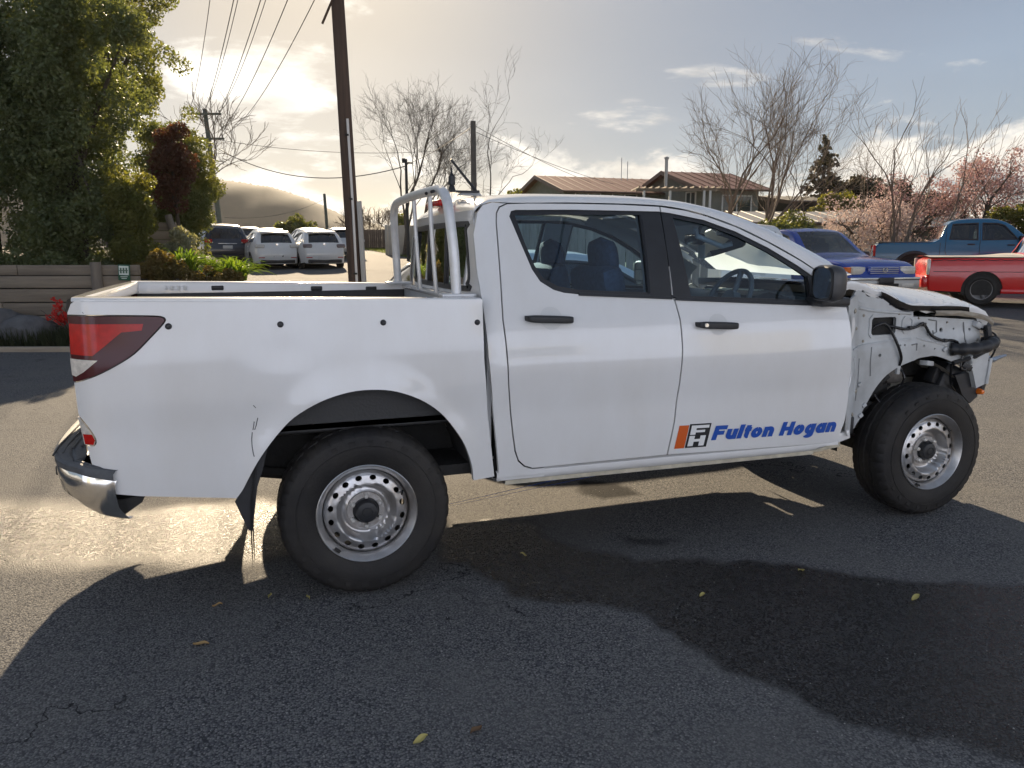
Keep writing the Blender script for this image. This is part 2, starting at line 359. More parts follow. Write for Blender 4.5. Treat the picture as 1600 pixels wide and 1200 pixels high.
def asphalt():
    m = bpy.data.materials.new('asphalt'); m.use_nodes = True; nt = m.node_tree; L = nt.links; N = nt.nodes; b = N['Principled BSDF']
    tc = N.new('ShaderNodeTexCoord'); vec = tc.outputs['Object']
    def noise(s, d=4, r=.6):
        n = N.new('ShaderNodeTexNoise'); n.inputs['Scale'].default_value = s; n.inputs['Detail'].default_value = d; n.inputs['Roughness'].default_value = r; L.new(vec, n.inputs['Vector']); return n.outputs['Fac']
    def mr(v, a, b_, c, d):
        n = N.new('ShaderNodeMapRange'); L.new(v, n.inputs[0])
        for i, q in enumerate((a, b_, c, d)): n.inputs[i+1].default_value = q
        return n.outputs[0]
    def mth(op, a, b_):
        n = N.new('ShaderNodeMath'); n.operation = op
        for i, q in enumerate((a, b_)):
            if isinstance(q, (int, float)): n.inputs[i].default_value = q
            else: L.new(q, n.inputs[i])
        return n.outputs[0]
    def mixc(f, a, c):
        n = N.new('ShaderNodeMix'); n.data_type = 'RGBA'; L.new(f, n.inputs[0])
        for i, q in ((6, a), (7, c)):
            if isinstance(q, tuple): n.inputs[i].default_value = (*q, 1)
            else: L.new(q, n.inputs[i])
        return n.outputs[2]
    vo = N.new('ShaderNodeTexVoronoi'); vo.inputs['Scale'].default_value = 135; L.new(vec, vo.inputs['Vector'])
    cell = N.new('ShaderNodeSeparateColor'); L.new(vo.outputs['Color'], cell.inputs[0])
    vd = vo.outputs['Distance']
    chip = mr(cell.outputs[0], 0, 1, 0, 1)
    base = mixc(chip, (.100, .103, .112), (.245, .240, .231))
    light = mr(cell.outputs[1], .984, .988, 0, 1)
    base = mixc(light, base, (.34, .33, .31))
    gapm = mr(vd, .45, .75, 0, 1); base = mixc(gapm, base, (.056, .057, .062))
    worn = mr(noise(1.1, 6), .42, .66, 0, .55); base = mixc(worn, base, (.162, .158, .150))
    stain = mr(noise(2.7, 8, .7), .60, .74, 0, .5); base = mixc(stain, base, (.027, .027, .029))
    big = N.new('ShaderNodeTexVoronoi'); big.inputs['Scale'].default_value = 38; L.new(vec, big.inputs['Vector']); bc = N.new('ShaderNodeSeparateColor'); L.new(big.outputs['Color'], bc.inputs[0])
    base = mixc(mth('MULTIPLY', mr(bc.outputs[0], .86, .89, 0, .5), mr(big.outputs['Distance'], .30, .42, 1, 0)), base, (.20, .195, .185))
    ds_ = N.new('ShaderNodeVectorMath'); ds_.operation = 'ADD'; nv_ = N.new('ShaderNodeTexNoise'); nv_.inputs['Scale'].default_value = 3; nv_.inputs['Detail'].default_value = 6; L.new(vec, nv_.inputs['Vector']); L.new(vec, ds_.inputs[0]); L.new(nv_.outputs['Color'], ds_.inputs[1])
    cr = N.new('ShaderNodeTexVoronoi'); cr.feature = 'DISTANCE_TO_EDGE'; cr.inputs['Scale'].default_value = .42; L.new(ds_.outputs[0], cr.inputs['Vector'])
    crack = mth('MULTIPLY', mr(cr.outputs['Distance'], .0008, .0028, 1, 0), mr(noise(.55, 3), .50, .56, 0, .85)); base = mixc(crack, base, (.012, .012, .013))
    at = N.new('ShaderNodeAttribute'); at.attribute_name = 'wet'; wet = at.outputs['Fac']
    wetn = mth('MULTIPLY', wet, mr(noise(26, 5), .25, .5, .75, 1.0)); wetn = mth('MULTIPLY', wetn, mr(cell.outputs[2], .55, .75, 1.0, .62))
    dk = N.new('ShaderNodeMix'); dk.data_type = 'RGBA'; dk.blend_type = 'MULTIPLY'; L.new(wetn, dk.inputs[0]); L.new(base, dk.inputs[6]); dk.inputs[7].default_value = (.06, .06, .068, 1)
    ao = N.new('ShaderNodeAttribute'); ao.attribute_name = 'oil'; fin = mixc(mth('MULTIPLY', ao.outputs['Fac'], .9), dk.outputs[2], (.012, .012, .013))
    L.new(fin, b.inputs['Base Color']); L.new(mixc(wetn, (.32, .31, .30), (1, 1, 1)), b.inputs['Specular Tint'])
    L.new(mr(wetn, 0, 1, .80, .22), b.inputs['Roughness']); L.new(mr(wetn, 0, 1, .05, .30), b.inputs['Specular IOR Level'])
    h = mth('ADD', mth('MULTIPLY', mr(vd, 0, .8, 1, 0), .8), mth('MULTIPLY', noise(210, 3), .7)); h = mth('ADD', h, mth('MULTIPLY', cell.outputs[2], .35))
    bp = N.new('ShaderNodeBump'); bp.inputs['Distance'].default_value = .0045; L.new(mr(wetn, 0, 1, .85, .9), bp.inputs['Strength']); L.new(h, bp.inputs['Height']); L.new(bp.outputs[0], b.inputs['Normal'])
    return m
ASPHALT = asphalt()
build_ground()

# distant hill
def build_hill():
    ss = np.linspace(-560, -60, 320); V = []; rows = 22
    prof = np.interp(ss, [-560, -430, -330, -258, -213, -185, -158, -125, -95, -60], [40, 62, 68, 62, 57, 48, 35, 25, 15, 5])
    prof = prof+1.0*fbm2(ss*.03, ss*.01, 5, 2); tops = .9*np.abs(fbm2(ss*.9, ss*.3, 8))*(prof > 4)
    for i, s in enumerate(ss):
        for j in range(rows):
            t = j/(rows-1); z = prof[i]*math.sin(t*math.pi/2)-6*(1-t)+(1.8*math.sin(s*.05+t*5)+.9*math.sin(s*.12-t*11))*t*(1-t)*2+tops[i]*(j == rows-1)
            V.append(yard(s*(1-.12*(1-t)), 700-150*(1-t), z)[:])
        V.append(yard(s, 900, -6)[:])
    V = np.array(V); r = rows+1; i = np.arange(len(V)).reshape(len(ss), r)
    F = np.stack([i[:-1, :-1].ravel(), i[1:, :-1].ravel(), i[1:, 1:].ravel(), i[:-1, 1:].ravel()], 1)
    hm = mat('hill_scrub', (.062, .056, .040), .95, col2=(.036, .038, .028), vscale=.06, det=12, bump=.6, bscale=.25)
    o = raw_mesh('hill', V, F, hm, None, 60); tag(o, kind='structure')
build_hill()
def sheet(name, sd, mat_, dz, step=.6):        # terrain-following patch given as an outline in yard (s, d) coordinates
    P, F = tri2d(sd, [], step, 0)
    V = []
    for s, d in P: q = yard(s, d); V.append((q.x, q.y, q.z+dz))
    return tag(raw_mesh(name, V, F, mat_, None, 40), kind='structure')
LAWN = mat('lawn_soil', (.050, .075, .022), .95, col2=(.09, .10, .035), vscale=3, bump=.6, bscale=60)
lawn_r = [(7.5, 19.3), (10.5, 19.0), (13.5, 19.4), (18, 20.2), (30, 21.5), (40, 34), (30, 50), (10, 48), (3, 44), (3.5, 27), (5.0, 21.5)]
lawn_l = [(-10, 51), (-4.5, 36.5), (-3.2, 34), (1.5, 27), (3.5, 27), (3, 44), (10, 48), (6, 70), (-12, 72)]
bank = [(-14, 12.5), (-6.0, 12.5), (-5.0, 13.0), (-4.0, 13.6), (-4.0, 14.6), (-5.6, 16.5), (-8.2, 22), (-12, 27), (-24, 30), (-24, 12.5)]
sheet('lawn', lawn_r, LAWN, .012); sheet('lawn', lawn_l, LAWN, .016)
def grass_patch(name, label, poly, n, h, m):
    A = np.array(poly); lo, hi = A.min(0), A.max(0); Q = RNG.uniform(lo, hi, (n*3, 2)); Q = Q[inpoly(Q, poly)][:n]; n = len(Q)
    a = RNG.uniform(0, 2*np.pi, n); hh = h*RNG.uniform(.5, 1.2, n); B = np.array([yard(s, d)[:] for s, d in Q])
    dx = np.stack([np.cos(a), np.sin(a), 0*a], 1)*.012; ln = np.stack([np.cos(a+1.3), np.sin(a+1.3), 0*a], 1)*(hh*RNG.uniform(.1, .6, n))[:, None]
    V = np.concatenate([B-dx, B+dx, B+ln+np.stack([0*a, 0*a, hh], 1)]); i = np.arange(n)
    o = raw_mesh(name, V, np.stack([i, i+n, i+2*n], 1), m, None, 0); return tag(o, label, 'grass', kind='stuff')
GRASS = mat('grass_blade', (.075, .12, .025), .7, trans=.45, col2=(.12, .14, .04), vscale=2)
grass_patch('lawn_grass', 'mown green grass strip under the parked blue and red vehicles', [(7.5, 19.3), (10.5, 19.0), (13.5, 19.4), (18, 20.2), (20, 25), (7, 25)], 30000, .07, GRASS)
grass_patch('verge_grass', 'sunlit grass verge below the far paling fences', [(-10, 51), (-4.5, 36.5), (-2, 34), (1, 38), (-6, 56)], 14000, .10, GRASS)
# soil bank held by the timber wall
def build_bank():
    P, F = tri2d(bank, [], .5, 0); V = []
    for s, d in P:
        q = yard(s, d); e = float(edist([(s, d)], bank)[0]); wallside = max(0, min(1, (-4.3-s)/2.2)); t = min(1, e/.35+(.94 if d < 12.9 and s < -5.9 else 0))
        top = 1.22+.03*max(0, d-13)
        V.append((q.x, q.y, q.z-.03+(max(top-q.z, .03))*t*wallside))
    tag(raw_mesh('garden_bank', V, F, mat('garden_soil', (.05, .038, .026), .95, var=.4, vscale=4, bump=.8, bscale=30), None, 50), kind='structure')
build_bank()
# ================================================================ the white ute
UTE = thing('utility_vehicle', 'white double-cab utility vehicle with its front end stripped after a crash', 'pickup truck')
_wc = pchip([.36, .40, .47, .55, .66, .78, .9, 1.0, 1.1, 1.2, 1.28, 1.45, 1.60, 1.70, 1.76, 1.80], [.86, .874, .893, .902, .906, .906, .918, .926, .917, .895, .866, .80, .73, .68, .647, .60])
_wb = pchip([.36, .5, .66, .8, .95, 1.1, 1.2, 1.3, 1.37], [.88, .895, .905, .908, .921, .920, .914, .906, .897])
def WC(x, z): return _wc(z) + .0012*math.sin(3.1*x+1.7*z)*math.sin(5.3*z-1.1*x)+.0006*math.sin(9*x+4*z) - 7*max(0, .615-x)**2 - .02*max(0, (x-2.2)/.4)**2*(z > 0)
def WB(x, z):
    r = math.hypot(x, z-.47)
    return _wb(z) + .0016*math.sin(3.7*x+.8)*math.sin(4.1*z+2*x)-.005*math.exp(-((x+.33)/.13)**2-((z-1.12)/.06)**2) - .055*max(0, (-1.0-x)/.11)**2.2 + .017*math.exp(-((r-.47)/.06)**2)*(z > .45)
def side(W, s, add=0): return lambda x, z, off: (x, s*(W(x, z)+add-off), z)
def zrail(x): return 1.328-.0225*x
ARCH_R = [(.482, .487), (.472, .566), (.44, .661), (.389, .746), (.323, .825), (.237, .886), (.139, .926), (.057, .940), (-.038, .940), (-.132, .921), (-.212, .890), (-.292, .843), (-.346, .792), (-.400, .728), (-.447, .662), (-.483, .600), (-.512, .546), (-.539, .509)]
BED = [(-1.062, 1.350), (-.656, 1.343), (-.165, 1.332), (.536, 1.316), (.536, 1.221), (.538, 1.052), (.554, .818), (.570, .665), (.590, .492)] + curve2(ARCH_R, 3) + [(-.711, .531), (-.900, .557), (-1.024, .582), (-1.052, .644), (-1.068, .712), (-1.098, .907), (-1.102, 1.031), (-1.109, 1.129), (-1.105, 1.298), (-1.088, 1.333)]
TL = curve2([(-1.103, 1.288), (-1.063, 1.289), (-.888, 1.284), (-.798, 1.280), (-.767, 1.275), (-.757, 1.263), (-.773, 1.240), (-.815, 1.196), (-.876, 1.136), (-.946, 1.092), (-1.015, 1.058), (-1.083, 1.034), (-1.105, 1.032)], 3)
REFL = curve2([(-1.103, .900), (-1.085, .886), (-1.056, .842), (-1.040, .802), (-1.048, .780), (-1.070, .780)], 3) + [(-1.088, .782)]
QUARTER = [(.580, 1.70), (.552, 1.60), (.546, 1.45), (.552, 1.31), (.560, 1.05), (.582, .80), (.606, .50), (.62, .468), (.84, .468), (.84, .515), (.776, .515), (.735, .530), (.703, .560), (.686, .610), (.675, .688), (.650, .930), (.635, 1.218), (.649, 1.444), (.664, 1.650), (.673, 1.700), (.692, 1.728), (.733, 1.746), (.66, 1.752), (.61, 1.738)]
RDOOR = [(.664, 1.650), (.673, 1.700), (.692, 1.728), (.733, 1.746), (.85, 1.751), (1.098, 1.753), (1.33, 1.752), (1.543, 1.745), (1.530, 1.520), (1.515, 1.313), (1.527, 1.283), (1.541, 1.191), (1.545, 1.052), (1.539, .879), (1.523, .685), (1.492, .516), (.776, .515), (.735, .530), (.703, .560), (.686, .610), (.675, .688), (.650, .930), (.635, 1.218), (.649, 1.444)]
RHOLE = [(.738, 1.684), (.749, 1.706), (.773, 1.712), (1.083, 1.717), (1.537, 1.714), (1.528, 1.52), (1.512, 1.302), (1.34, 1.311), (1.008, 1.329), (.948, 1.336), (.900, 1.350), (.840, 1.388), (.808, 1.443), (.773, 1.560)]
FDOOR = [(1.543, 1.745), (1.68, 1.728), (1.79, 1.703), (1.964, 1.646), (2.137, 1.567), (2.31, 1.474), (2.408, 1.414), (2.50, 1.34), (2.560, 1.255), (2.577, 1.12), (2.582, 1.025), (2.598, .887), (2.606, .746), (2.592, .604), (2.551, .490), (1.492, .516), (1.523, .685), (1.539, .879), (1.545, 1.052), (1.541, 1.191), (1.527, 1.283), (1.515, 1.313), (1.530, 1.520)]
FHOLE = [(1.549, 1.712), (1.595, 1.707), (1.781, 1.674), (1.955, 1.616), (2.128, 1.534), (2.281, 1.445), (2.373, 1.385), (2.46, 1.30), (2.47, 1.243), (2.2, 1.258), (1.86, 1.276), (1.524, 1.298), (1.537, 1.52)]
GR = [(.764, 1.691), (1.10, 1.697), (1.432, 1.699), (1.416, 1.52), (1.401, 1.325), (1.20, 1.334), (1.027, 1.344), (.923, 1.363), (.858, 1.399), (.823, 1.457), (.790, 1.566)]
GF = [(1.607, 1.688), (1.777, 1.657), (1.95, 1.598), (2.122, 1.515), (2.258, 1.434), (2.330, 1.386), (2.322, 1.268), (1.95, 1.288), (1.625, 1.303)]
DECO = {}
for s in (-1, 1):
    nr = s < 0
    bed = skin('bed_side', BED, [TL, REFL], side(WB, s), PAINT, UTE, depth=.03, step=.028, gap=.002)
    tl = skin('tail_light', TL, [], side(WB, s, .006), MAROON, UTE, depth=.03, step=.03)
    skin('red_lens', [(-1.099, 1.257), (-.836, 1.251), (-.843, 1.226), (-.915, 1.221), (-.974, 1.172), (-1.02, 1.135), (-1.102, 1.141)], [], side(WB, s, .0085), REDL, tl, depth=.006, step=.03, gap=0)
    skin('reversing_lens', [(-1.106, 1.124), (-1.004, 1.117), (-1.058, 1.073), (-1.088, 1.055), (-1.104, 1.060)], [], side(WB, s, .0085), CLEARL, tl, depth=.006, step=.03, gap=0)
    rf = skin('rear_reflector', REFL, [], side(WB, s, .005), CLEARL, UTE, depth=.02, step=.02)
    skin('red_lens', [(-1.086, .826), (-1.052, .826), (-1.043, .802), (-1.050, .784), (-1.082, .786)], [], side(WB, s, .008), REDL, rf, depth=.005, step=.03, gap=0)
    skin('cab_quarter_panel', QUARTER, [], side(WC, s), PAINT, UTE, gap=.003)
    for nm, out, hole, gl in (('rear_door', RDOOR, RHOLE, GR), ('front_door', FDOOR, FHOLE, GF)):
        dr = skin(nm, out, [hole], side(WC, s), PAINT, UTE, gap=.004)
        skin('window_surround', inset(hole, -.003), [gl], side(WC, s, -.006), BLACK, dr, depth=.02, gap=0)
        skin('window_glass', inset(gl, -.008), [], side(WC, s, -.014), GLASS, dr, depth=.004, gap=0, step=.05)
        if nm == 'rear_door': skin('window_divider', [(1.418, 1.70), (1.432, 1.70), (1.401, 1.32), (1.388, 1.32)], [], side(WC, s, -.003), GLOSSBLACK, dr, depth=.02, gap=0)
        # waist weatherstrip
        ws = [(1.02, 1.318), (1.513, 1.290), (1.514, 1.304), (1.02, 1.332)] if nm == 'rear_door' else [(1.530, 1.285), (2.47, 1.232), (2.47, 1.246), (1.530, 1.301)]
        skin('waist_strip', ws, [], side(WC, s, .006), BLACK, dr, depth=.02, gap=0)
        # handle: flat disc, greyed for the shade of a cup, behind a pull bar
        hx, hz = (.856, 1.2175) if nm == 'rear_door' else (1.739, 1.162)
        cup = MB(); hw = WC(hx, hz)
        rows = []
        for k in range(9):
            r = .052*(1-k/8); dep = .0015-.018*(1-(r/.052)**2) if k else .0015
            rows.append([(hx+.012+r*math.cos(t)*1.05, s*(WC(hx, hz+r*math.sin(t))+dep*.0+.001), hz+.002+r*math.sin(t)) for t in np.linspace(0, 2*math.pi, 33)])
        cup.grid(rows).build('handle_cup', mat('handle_cup_shade', (.62, .62, .61), .4), dr, 60)
        hb = MB(); L_ = .117
        path = [(hx-L_, hw+.004), (hx-L_+.012, hw+.030), (hx-.06, hw+.036), (hx, hw+.037), (hx+.06, hw+.036), (hx+L_-.012, hw+.030), (hx+L_, hw+.004)]
        rows = []
        for i, (xx, yy) in enumerate(curve2(path, 4)):
            t = abs(xx-hx)/L_; hh = .0175*(1-.35*t**6)
            rows.append([(xx, s*(yy+a*.008), hz-(xx-hx)*.055+b*hh) for a, b in ((1, -.7), (1.15, 0), (1, .7), (.4, 1), (-.8, .9), (-.8, -.9), (.4, -1), (1, -.7))])
        hb.grid(rows); hb.build('door_handle', BLACK, dr, 40)
        if nm == 'front_door':
            lk = MB().lathe([(0, .0), (.009, .0), (.010, -.004), (.010, -.014)], (hx-.085, 0, hz+.005), 16)
            lk.v = [(x, s*(hw+.056+y), z) for x, y, z in lk.v]; lk.build('lock_barrel', CHROME, dr)
    # black studs along the bed side
    for bx, bz in ((-.748, 1.238), (-.328, 1.232), (.092, 1.226), (.508, 1.214)):
        st = MB().lathe([(0, .012), (.007, .011), (.0115, .006), (.013, 0), (.013, -.01)], (0, 0, 0), 16)
        st.v = [(x+bx, s*(WB(bx, bz)+y), z+bz) for x, y, z in st.v]; st.build('rail_stud', BLACK, UTE)
    # sill under the doors
    sill = []
    for x in np.linspace(.60, 2.56, 40):
        w = WC(x, .49); zt = .513-.001*(x-.6)-.011*max(0, (x-1.5)); zb = .458-.004*(x-.6)
        if x > 2.42: zb += (x-2.42)*.22
        sill.append([(x, s*(w-.02), zt), (x, s*(w+.001), zt-.006), (x, s*(w+.003), zt-.022), (x, s*(w-.006), zb+.010), (x, s*(w-.03), zb), (x, s*(w-.10), zb+.004), (x, s*(w-.12), zb+.10)])
    MB().grid(sill, s > 0).build('side_sill', PAINT, UTE, 50)
    pf = MB().box((1.53, s*.866, .449), (1.76, .004, .026), rot=(0, R(.22), 0))
    pf.build('pinch_weld_flange', mat('cream_underseal', (.52, .48, .38), .7, var=.2, vscale=20), UTE, 0)
    # dark inner wall seen through the shut lines
    skin('inner_side_wall', [(.60, .47), (2.56, .47), (2.56, 1.22), (.60, 1.28)], [], side(WC, s, -.045), DARK, UTE, depth=.01, step=.12, gap=0)
    skin('door_trim', [(.70, .55), (2.5, .55), (2.46, 1.235), (1.5, 1.285), (.80, 1.33)], [], side(WC, s, -.075), DASH, UTE, depth=.02, step=.1, gap=0)
    skin('pillar_trim', [(1.40, 1.30), (1.60, 1.30), (1.62, 1.69), (1.43, 1.70)], [], side(WC, s, -.04), GREY_TRIM, UTE, depth=.03, step=.1, gap=0)
    skin('rear_pillar_trim', [(.62, 1.28), (.84, 1.34), (.80, 1.45), (.76, 1.70), (.62, 1.70)], [], side(WC, s, -.03), GREY_TRIM, UTE, depth=.03, step=.1, gap=0)

# bed: rail caps, inner walls, floor, headboard, tailgate
for s in (-1, 1):
    cap = []
    for x in np.linspace(-1.085, .532, 40):
        w = WB(x, 1.33); z = zrail(x)
        cap.append([(x, s*(w+.001), z-.012), (x, s*(w-.004), z-.003), (x, s*(w-.014), z+.002), (x, s*(w-.08), z+.004), (x, s*(w-.092), z), (x, s*(w-.096), z-.012), (x, s*(w-.096), z-.070)])
    c = MB().grid(cap, s > 0).build('bed_rail', PAINT, UTE, 50)
    for tx in (-.62, -.04, .30):
        MB().box((tx, s*(WB(tx, 1.3)-.1), zrail(tx)-.035), (.07, .012, .028), r=.006).build('tie_down', BLACK, UTE)
    MB().box((-.26, s*(.80), 1.02), (1.6, .02, .52)).build('bed_inner_wall', mat('bed_liner', (.035, .036, .038), .6, bump=.3, bscale=80), UTE)
    MB().box((0, s*.68, .86), (.95, .22, .26), r=.04).build('wheel_box', MATS['bed_liner'], UTE)
    # sticker strip on the rail's inner face
    if s > 0:
        g = MB()
        for k, (a, b) in enumerate(((-.90, .02), (-.872, .035), (-.835, .028), (-.80, .03))): g.box((a, .795, zrail(a)-.034), (b*.6, .004, .024), r=.0015)
        g.build('rail_sticker', mat('sticker_white', (.75, .75, .74), .5), UTE)
MB().box((-.27, 0, .77), (1.62, 1.62, .03)).build('bed_floor', MATS['bed_liner'], UTE)
MB().box((.525, 0, 1.03), (.03, 1.72, .54), r=.01).build('headboard', PAINT_IN, UTE)
MB().box((.52, 0, 1.300), (.045, 1.72, .035), r=.012).build('headboard_rail', PAINT, UTE)
tg = []
for y in np.linspace(-.80, .80, 21):
    b = .018*(1-(y/.8)**2); z = 1.350
    tg.append([(-1.05, y, z-.06), (-1.05, y, z-.006), (-1.056, y, z+.003), (-1.09-b, y, z+.004), (-1.112-b, y, z-.008), (-1.118-b, y, z-.04), (-1.112-b, y, 1.18), (-1.10-b, y, .95), (-1.095-b, y, .72), (-1.05, y, .72)])
MB().grid(tg).build('tailgate', PAINT, UTE, 50)
MB().box((-1.145, 0, 1.24), (.02, .20, .05), r=.008).build('tailgate_handle', BLACK, UTE)

# rear step bumper
plan = curve2([(-1.255, 0), (-1.253, -.35), (-1.240, -.60), (-1.212, -.77), (-1.16, -.865), (-1.09, -.915), (-1.02, -.925), (-.985, -.92)], 6)
plan = [(x, -y) for x, y in plan[::-1]] + plan[1:]
rows = []; pad = []; ends = []
for i, (x, y) in enumerate(plan):
    e = max(0, (abs(y)-.72)/.2); e = min(1, e); zt = .700-.028*e-.035*max(0, min(1, (x+1.12)/.13))*(abs(y) > .86); zb = .560-.055*e*e-.035*max(0, min(1, (x+1.12)/.13))*(abs(y) > .86)
    ins = lambda q: (x+q*.8*(1-e*.3), y*(1-q*.35*e))
    a = ins(0); b = ins(.012); c = ins(.035); d = ins(.07); f = ins(.10)
    rows.append([(*b, zt), (*a, zt-.018), (*a, .5*(zt+zb)+.02), (*b, .5*(zt+zb)-.03), (*c, zb+.03), (*d, zb), (*f, zb+.004)])
    q = ins(.0); r1 = ins(-.006)
    t = min(1, abs(y)/.92); xi = -1.10 if abs(y) < .87 else x+.03
    pad.append([(*ins(.012), zt-.002), (*r1, zt+.004), (*r1, zt+.026), (*ins(.010), zt+.038), (x*.6+xi*.4, y*.985, zt+.040), (x*.5+xi*.5, y*.98, zt+.034), (x*.4+xi*.6, y*.975, zt+.040), (x*.2+xi*.8, y*.97, zt+.040), (xi, y*.965, zt+.030)])
bp = MB().grid(rows).build('rear_bumper', CHROME, UTE, 45)
MB().grid(pad).build('step_pad', mat('step_rubber', (.075, .08, .088), .55, var=.2, vscale=40, bump=.2, bscale=300), bp, 30)
for k in range(4):
    xx = -1.215+.03*k
    MB().tube([(xx, y, .742-.012*(abs(y) > .75)) for y in np.linspace(-.80+.025*k, .80-.025*k, 15)], .004, 5).build('grip_rib', BLACK, bp)
for s in (-1, 1):
    MB().prism([(-1.10, .56), (-.97, .545), (-.885, .555), (-.90, .525), (-.975, .475), (-1.06, .50)], s*.87, s*.62).build('bumper_bracket', DARK, bp)
MB().box((-1.262, -.52, .60), (.02, .04, .04), r=.006).build('tow_pin', BLACK, bp)

# scratches on the bed side
SCR = mat('scratch_dark', (.08, .085, .09), .7)
for pts in ([(-.437, .850), (-.441, .835), (-.445, .818), (-.452, .800)], [(-.452, .835), (-.455, .815), (-.459, .800)], [(-.462, .79), (-.466, .76), (-.466, .73), (-.463, .70), (-.460, .688)]):
    MB().tube([(a, -WB(a, b)-.0006, b) for a, b in pts], .0018, 4).build('paint_scratch', SCR, UTE, 0)
for a, b in ((-1.045, 1.300), (-.452, .905)): MB().tube([(a, -WB(a, b)-.0005, b), (a+.010, -WB(a, b)-.0005, b-.012)], .0014, 4).build('paint_scratch', SCR, UTE, 0)

# roof and A-pillars
EX = pchip([.60, .66, .733, 1.098, 1.33, 1.543, 1.68, 1.79, 1.964, 2.137, 2.31, 2.408, 2.50, 2.60, 2.70], [1.735, 1.752, 1.749, 1.756, 1.755, 1.749, 1.732, 1.707, 1.650, 1.571, 1.478, 1.418, 1.358, 1.290, 1.235])
TX = pchip([.56, .60, .64, .696, .96, 1.307, 1.675, 1.83, 2.00, 2.20, 2.42, 2.60, 2.74, 2.80], [1.722, 1.748, 1.768, 1.781, 1.798, 1.799, 1.781, 1.754, 1.711, 1.640, 1.540, 1.452, 1.386, 1.355])
YT = lambda x: .565+.16*max(0, min(1, (x-1.7)/1.05))
def roofrow(x, full=True):
    e, t = EX(x), TX(x); w = WC(x, e); yt = min(YT(x), w-.03); bul = .10*max(0, min(1, (x-1.3)/.5))
    L_ = [(x, -w-.0005, e), (x, -(w-.006), e+.3*(t-e)), (x, -(.55*w+.45*yt), e+.72*(t-e)), (x, -yt, t)]
    if not full: return L_
    for f in (.82, .6, .3, 0): L_.append((x+bul*(1-f*f), -yt*f, t+.026*(1-f*f)))
    return L_+[(a, -b, c) for a, b, c in L_[-2::-1]]
xs = list(np.linspace(.60, 1.80, 25)); rr = [roofrow(x) for x in xs]
back = [[(q[0]-.028, q[1]*.985, q[2]-.030) for q in rr[0]], [(q[0]-.034, q[1]*.98, q[2]-.07) for q in rr[0]]]
MB().grid(back[::-1]+rr).build('roof', PAINT, UTE, 60)
for s in (-1, 1):
    ap = [[(a, b*(-s), c) for a, b, c in roofrow(x, False)] for x in np.linspace(1.80, 2.575, 26)]
    for r_ in ap: q = r_[-1]; r_.append((q[0]+.012, q[1]+s*-.03*-1*0+(-s)*-.0, q[2]-.03)); 
    MB().grid(ap, s > 0).build('windscreen_pillar', PAINT, UTE, 60)
    it = [[(a-.02, (b*.93)*(-s), c-.035) for a, b, c in roofrow(x, False)] for x in np.linspace(1.72, 2.62, 12)]
    MB().grid(it, s < 0).build('pillar_lining', GREY_TRIM, UTE, 60)
ws = []
for x in np.linspace(1.80, 2.72, 14):
    t = (x-1.80)/.92; bul = .10+.16*t; yt = YT(x)-.004
    ws.append([(x+bul*(1-f*f), yt*f, TX(x)-.004-.0*t+.022*(1-f*f)*(1-t)-.03*t*(1-f*f)) for f in np.linspace(-1, 1, 17)])
MB().grid(ws).build('windscreen', GLASS_C, UTE, 60)
hl = [[(x, y, TX(x)-.035+.02*(1-(y/.6)**2)) for y in np.linspace(-.60, .60, 9)] for x in np.linspace(.60, 1.78, 10)]
MB().grid(hl, True).build('headlining', GREY_TRIM, UTE)
MB().box((1.17, 0, .52), (1.95, 1.62, .05)).build('cab_floor', DARK, UTE)
# cab back wall with its window
yz = [(-.845, .56), (.845, .56), (.86, 1.0), (.835, 1.25), (.745, 1.50), (.655, 1.66), (.61, 1.715), (-.61, 1.715), (-.655, 1.66), (-.745, 1.50), (-.835, 1.25), (-.86, 1.0)]
rw = curve2([(-.60, 1.37), (-.62, 1.42), (-.55, 1.62), (-.50, 1.655), (.50, 1.655), (.55, 1.62), (.62, 1.42), (.60, 1.37), (.55, 1.345), (-.55, 1.345)], 4, True)
bk = lambda y, z, off: (.566-.03*(1-(y/.85)**2)+.045*max(0, z-1.35)+off, y, z)
skin('cab_back_panel', yz, [rw], bk, PAINT, UTE, gap=0)
skin('rear_window', inset(rw, -.004), [], lambda y, z, o: bk(y, z, o+.008), GLASS_D, UTE, depth=.004, gap=0)
skin('window_seal', inset(rw, -.012), [inset(rw, .014)], lambda y, z, o: bk(y, z, o-.004), BLACK, UTE, depth=.012, gap=0)
for yy in (-.2, .2): MB().box((.546, yy, 1.50), (.014, .024, .31), rot=(0, R(2.5), 0), r=.004).build('slider_frame', BLACK, UTE)
MB().box((.555, 0, 1.775), (.07, .30, .035), r=.012).build('brake_light', REDL, UTE)
rfl = MB()
an = MB().tube([(.775, 0, 1.822), (.77, 0, 1.85)], .02, 10).tube([(.775, 0, 1.845), (.632, 0, 2.012)], [.0085, .0065], 8)
an.build('roof_antenna', BLACK, UTE)
MB().prism([(.66, 1.822), (.80, 1.822), (.78, 1.845), (.69, 1.838)], -.022, .022).build('antenna_base', GREY_TRIM, UTE)

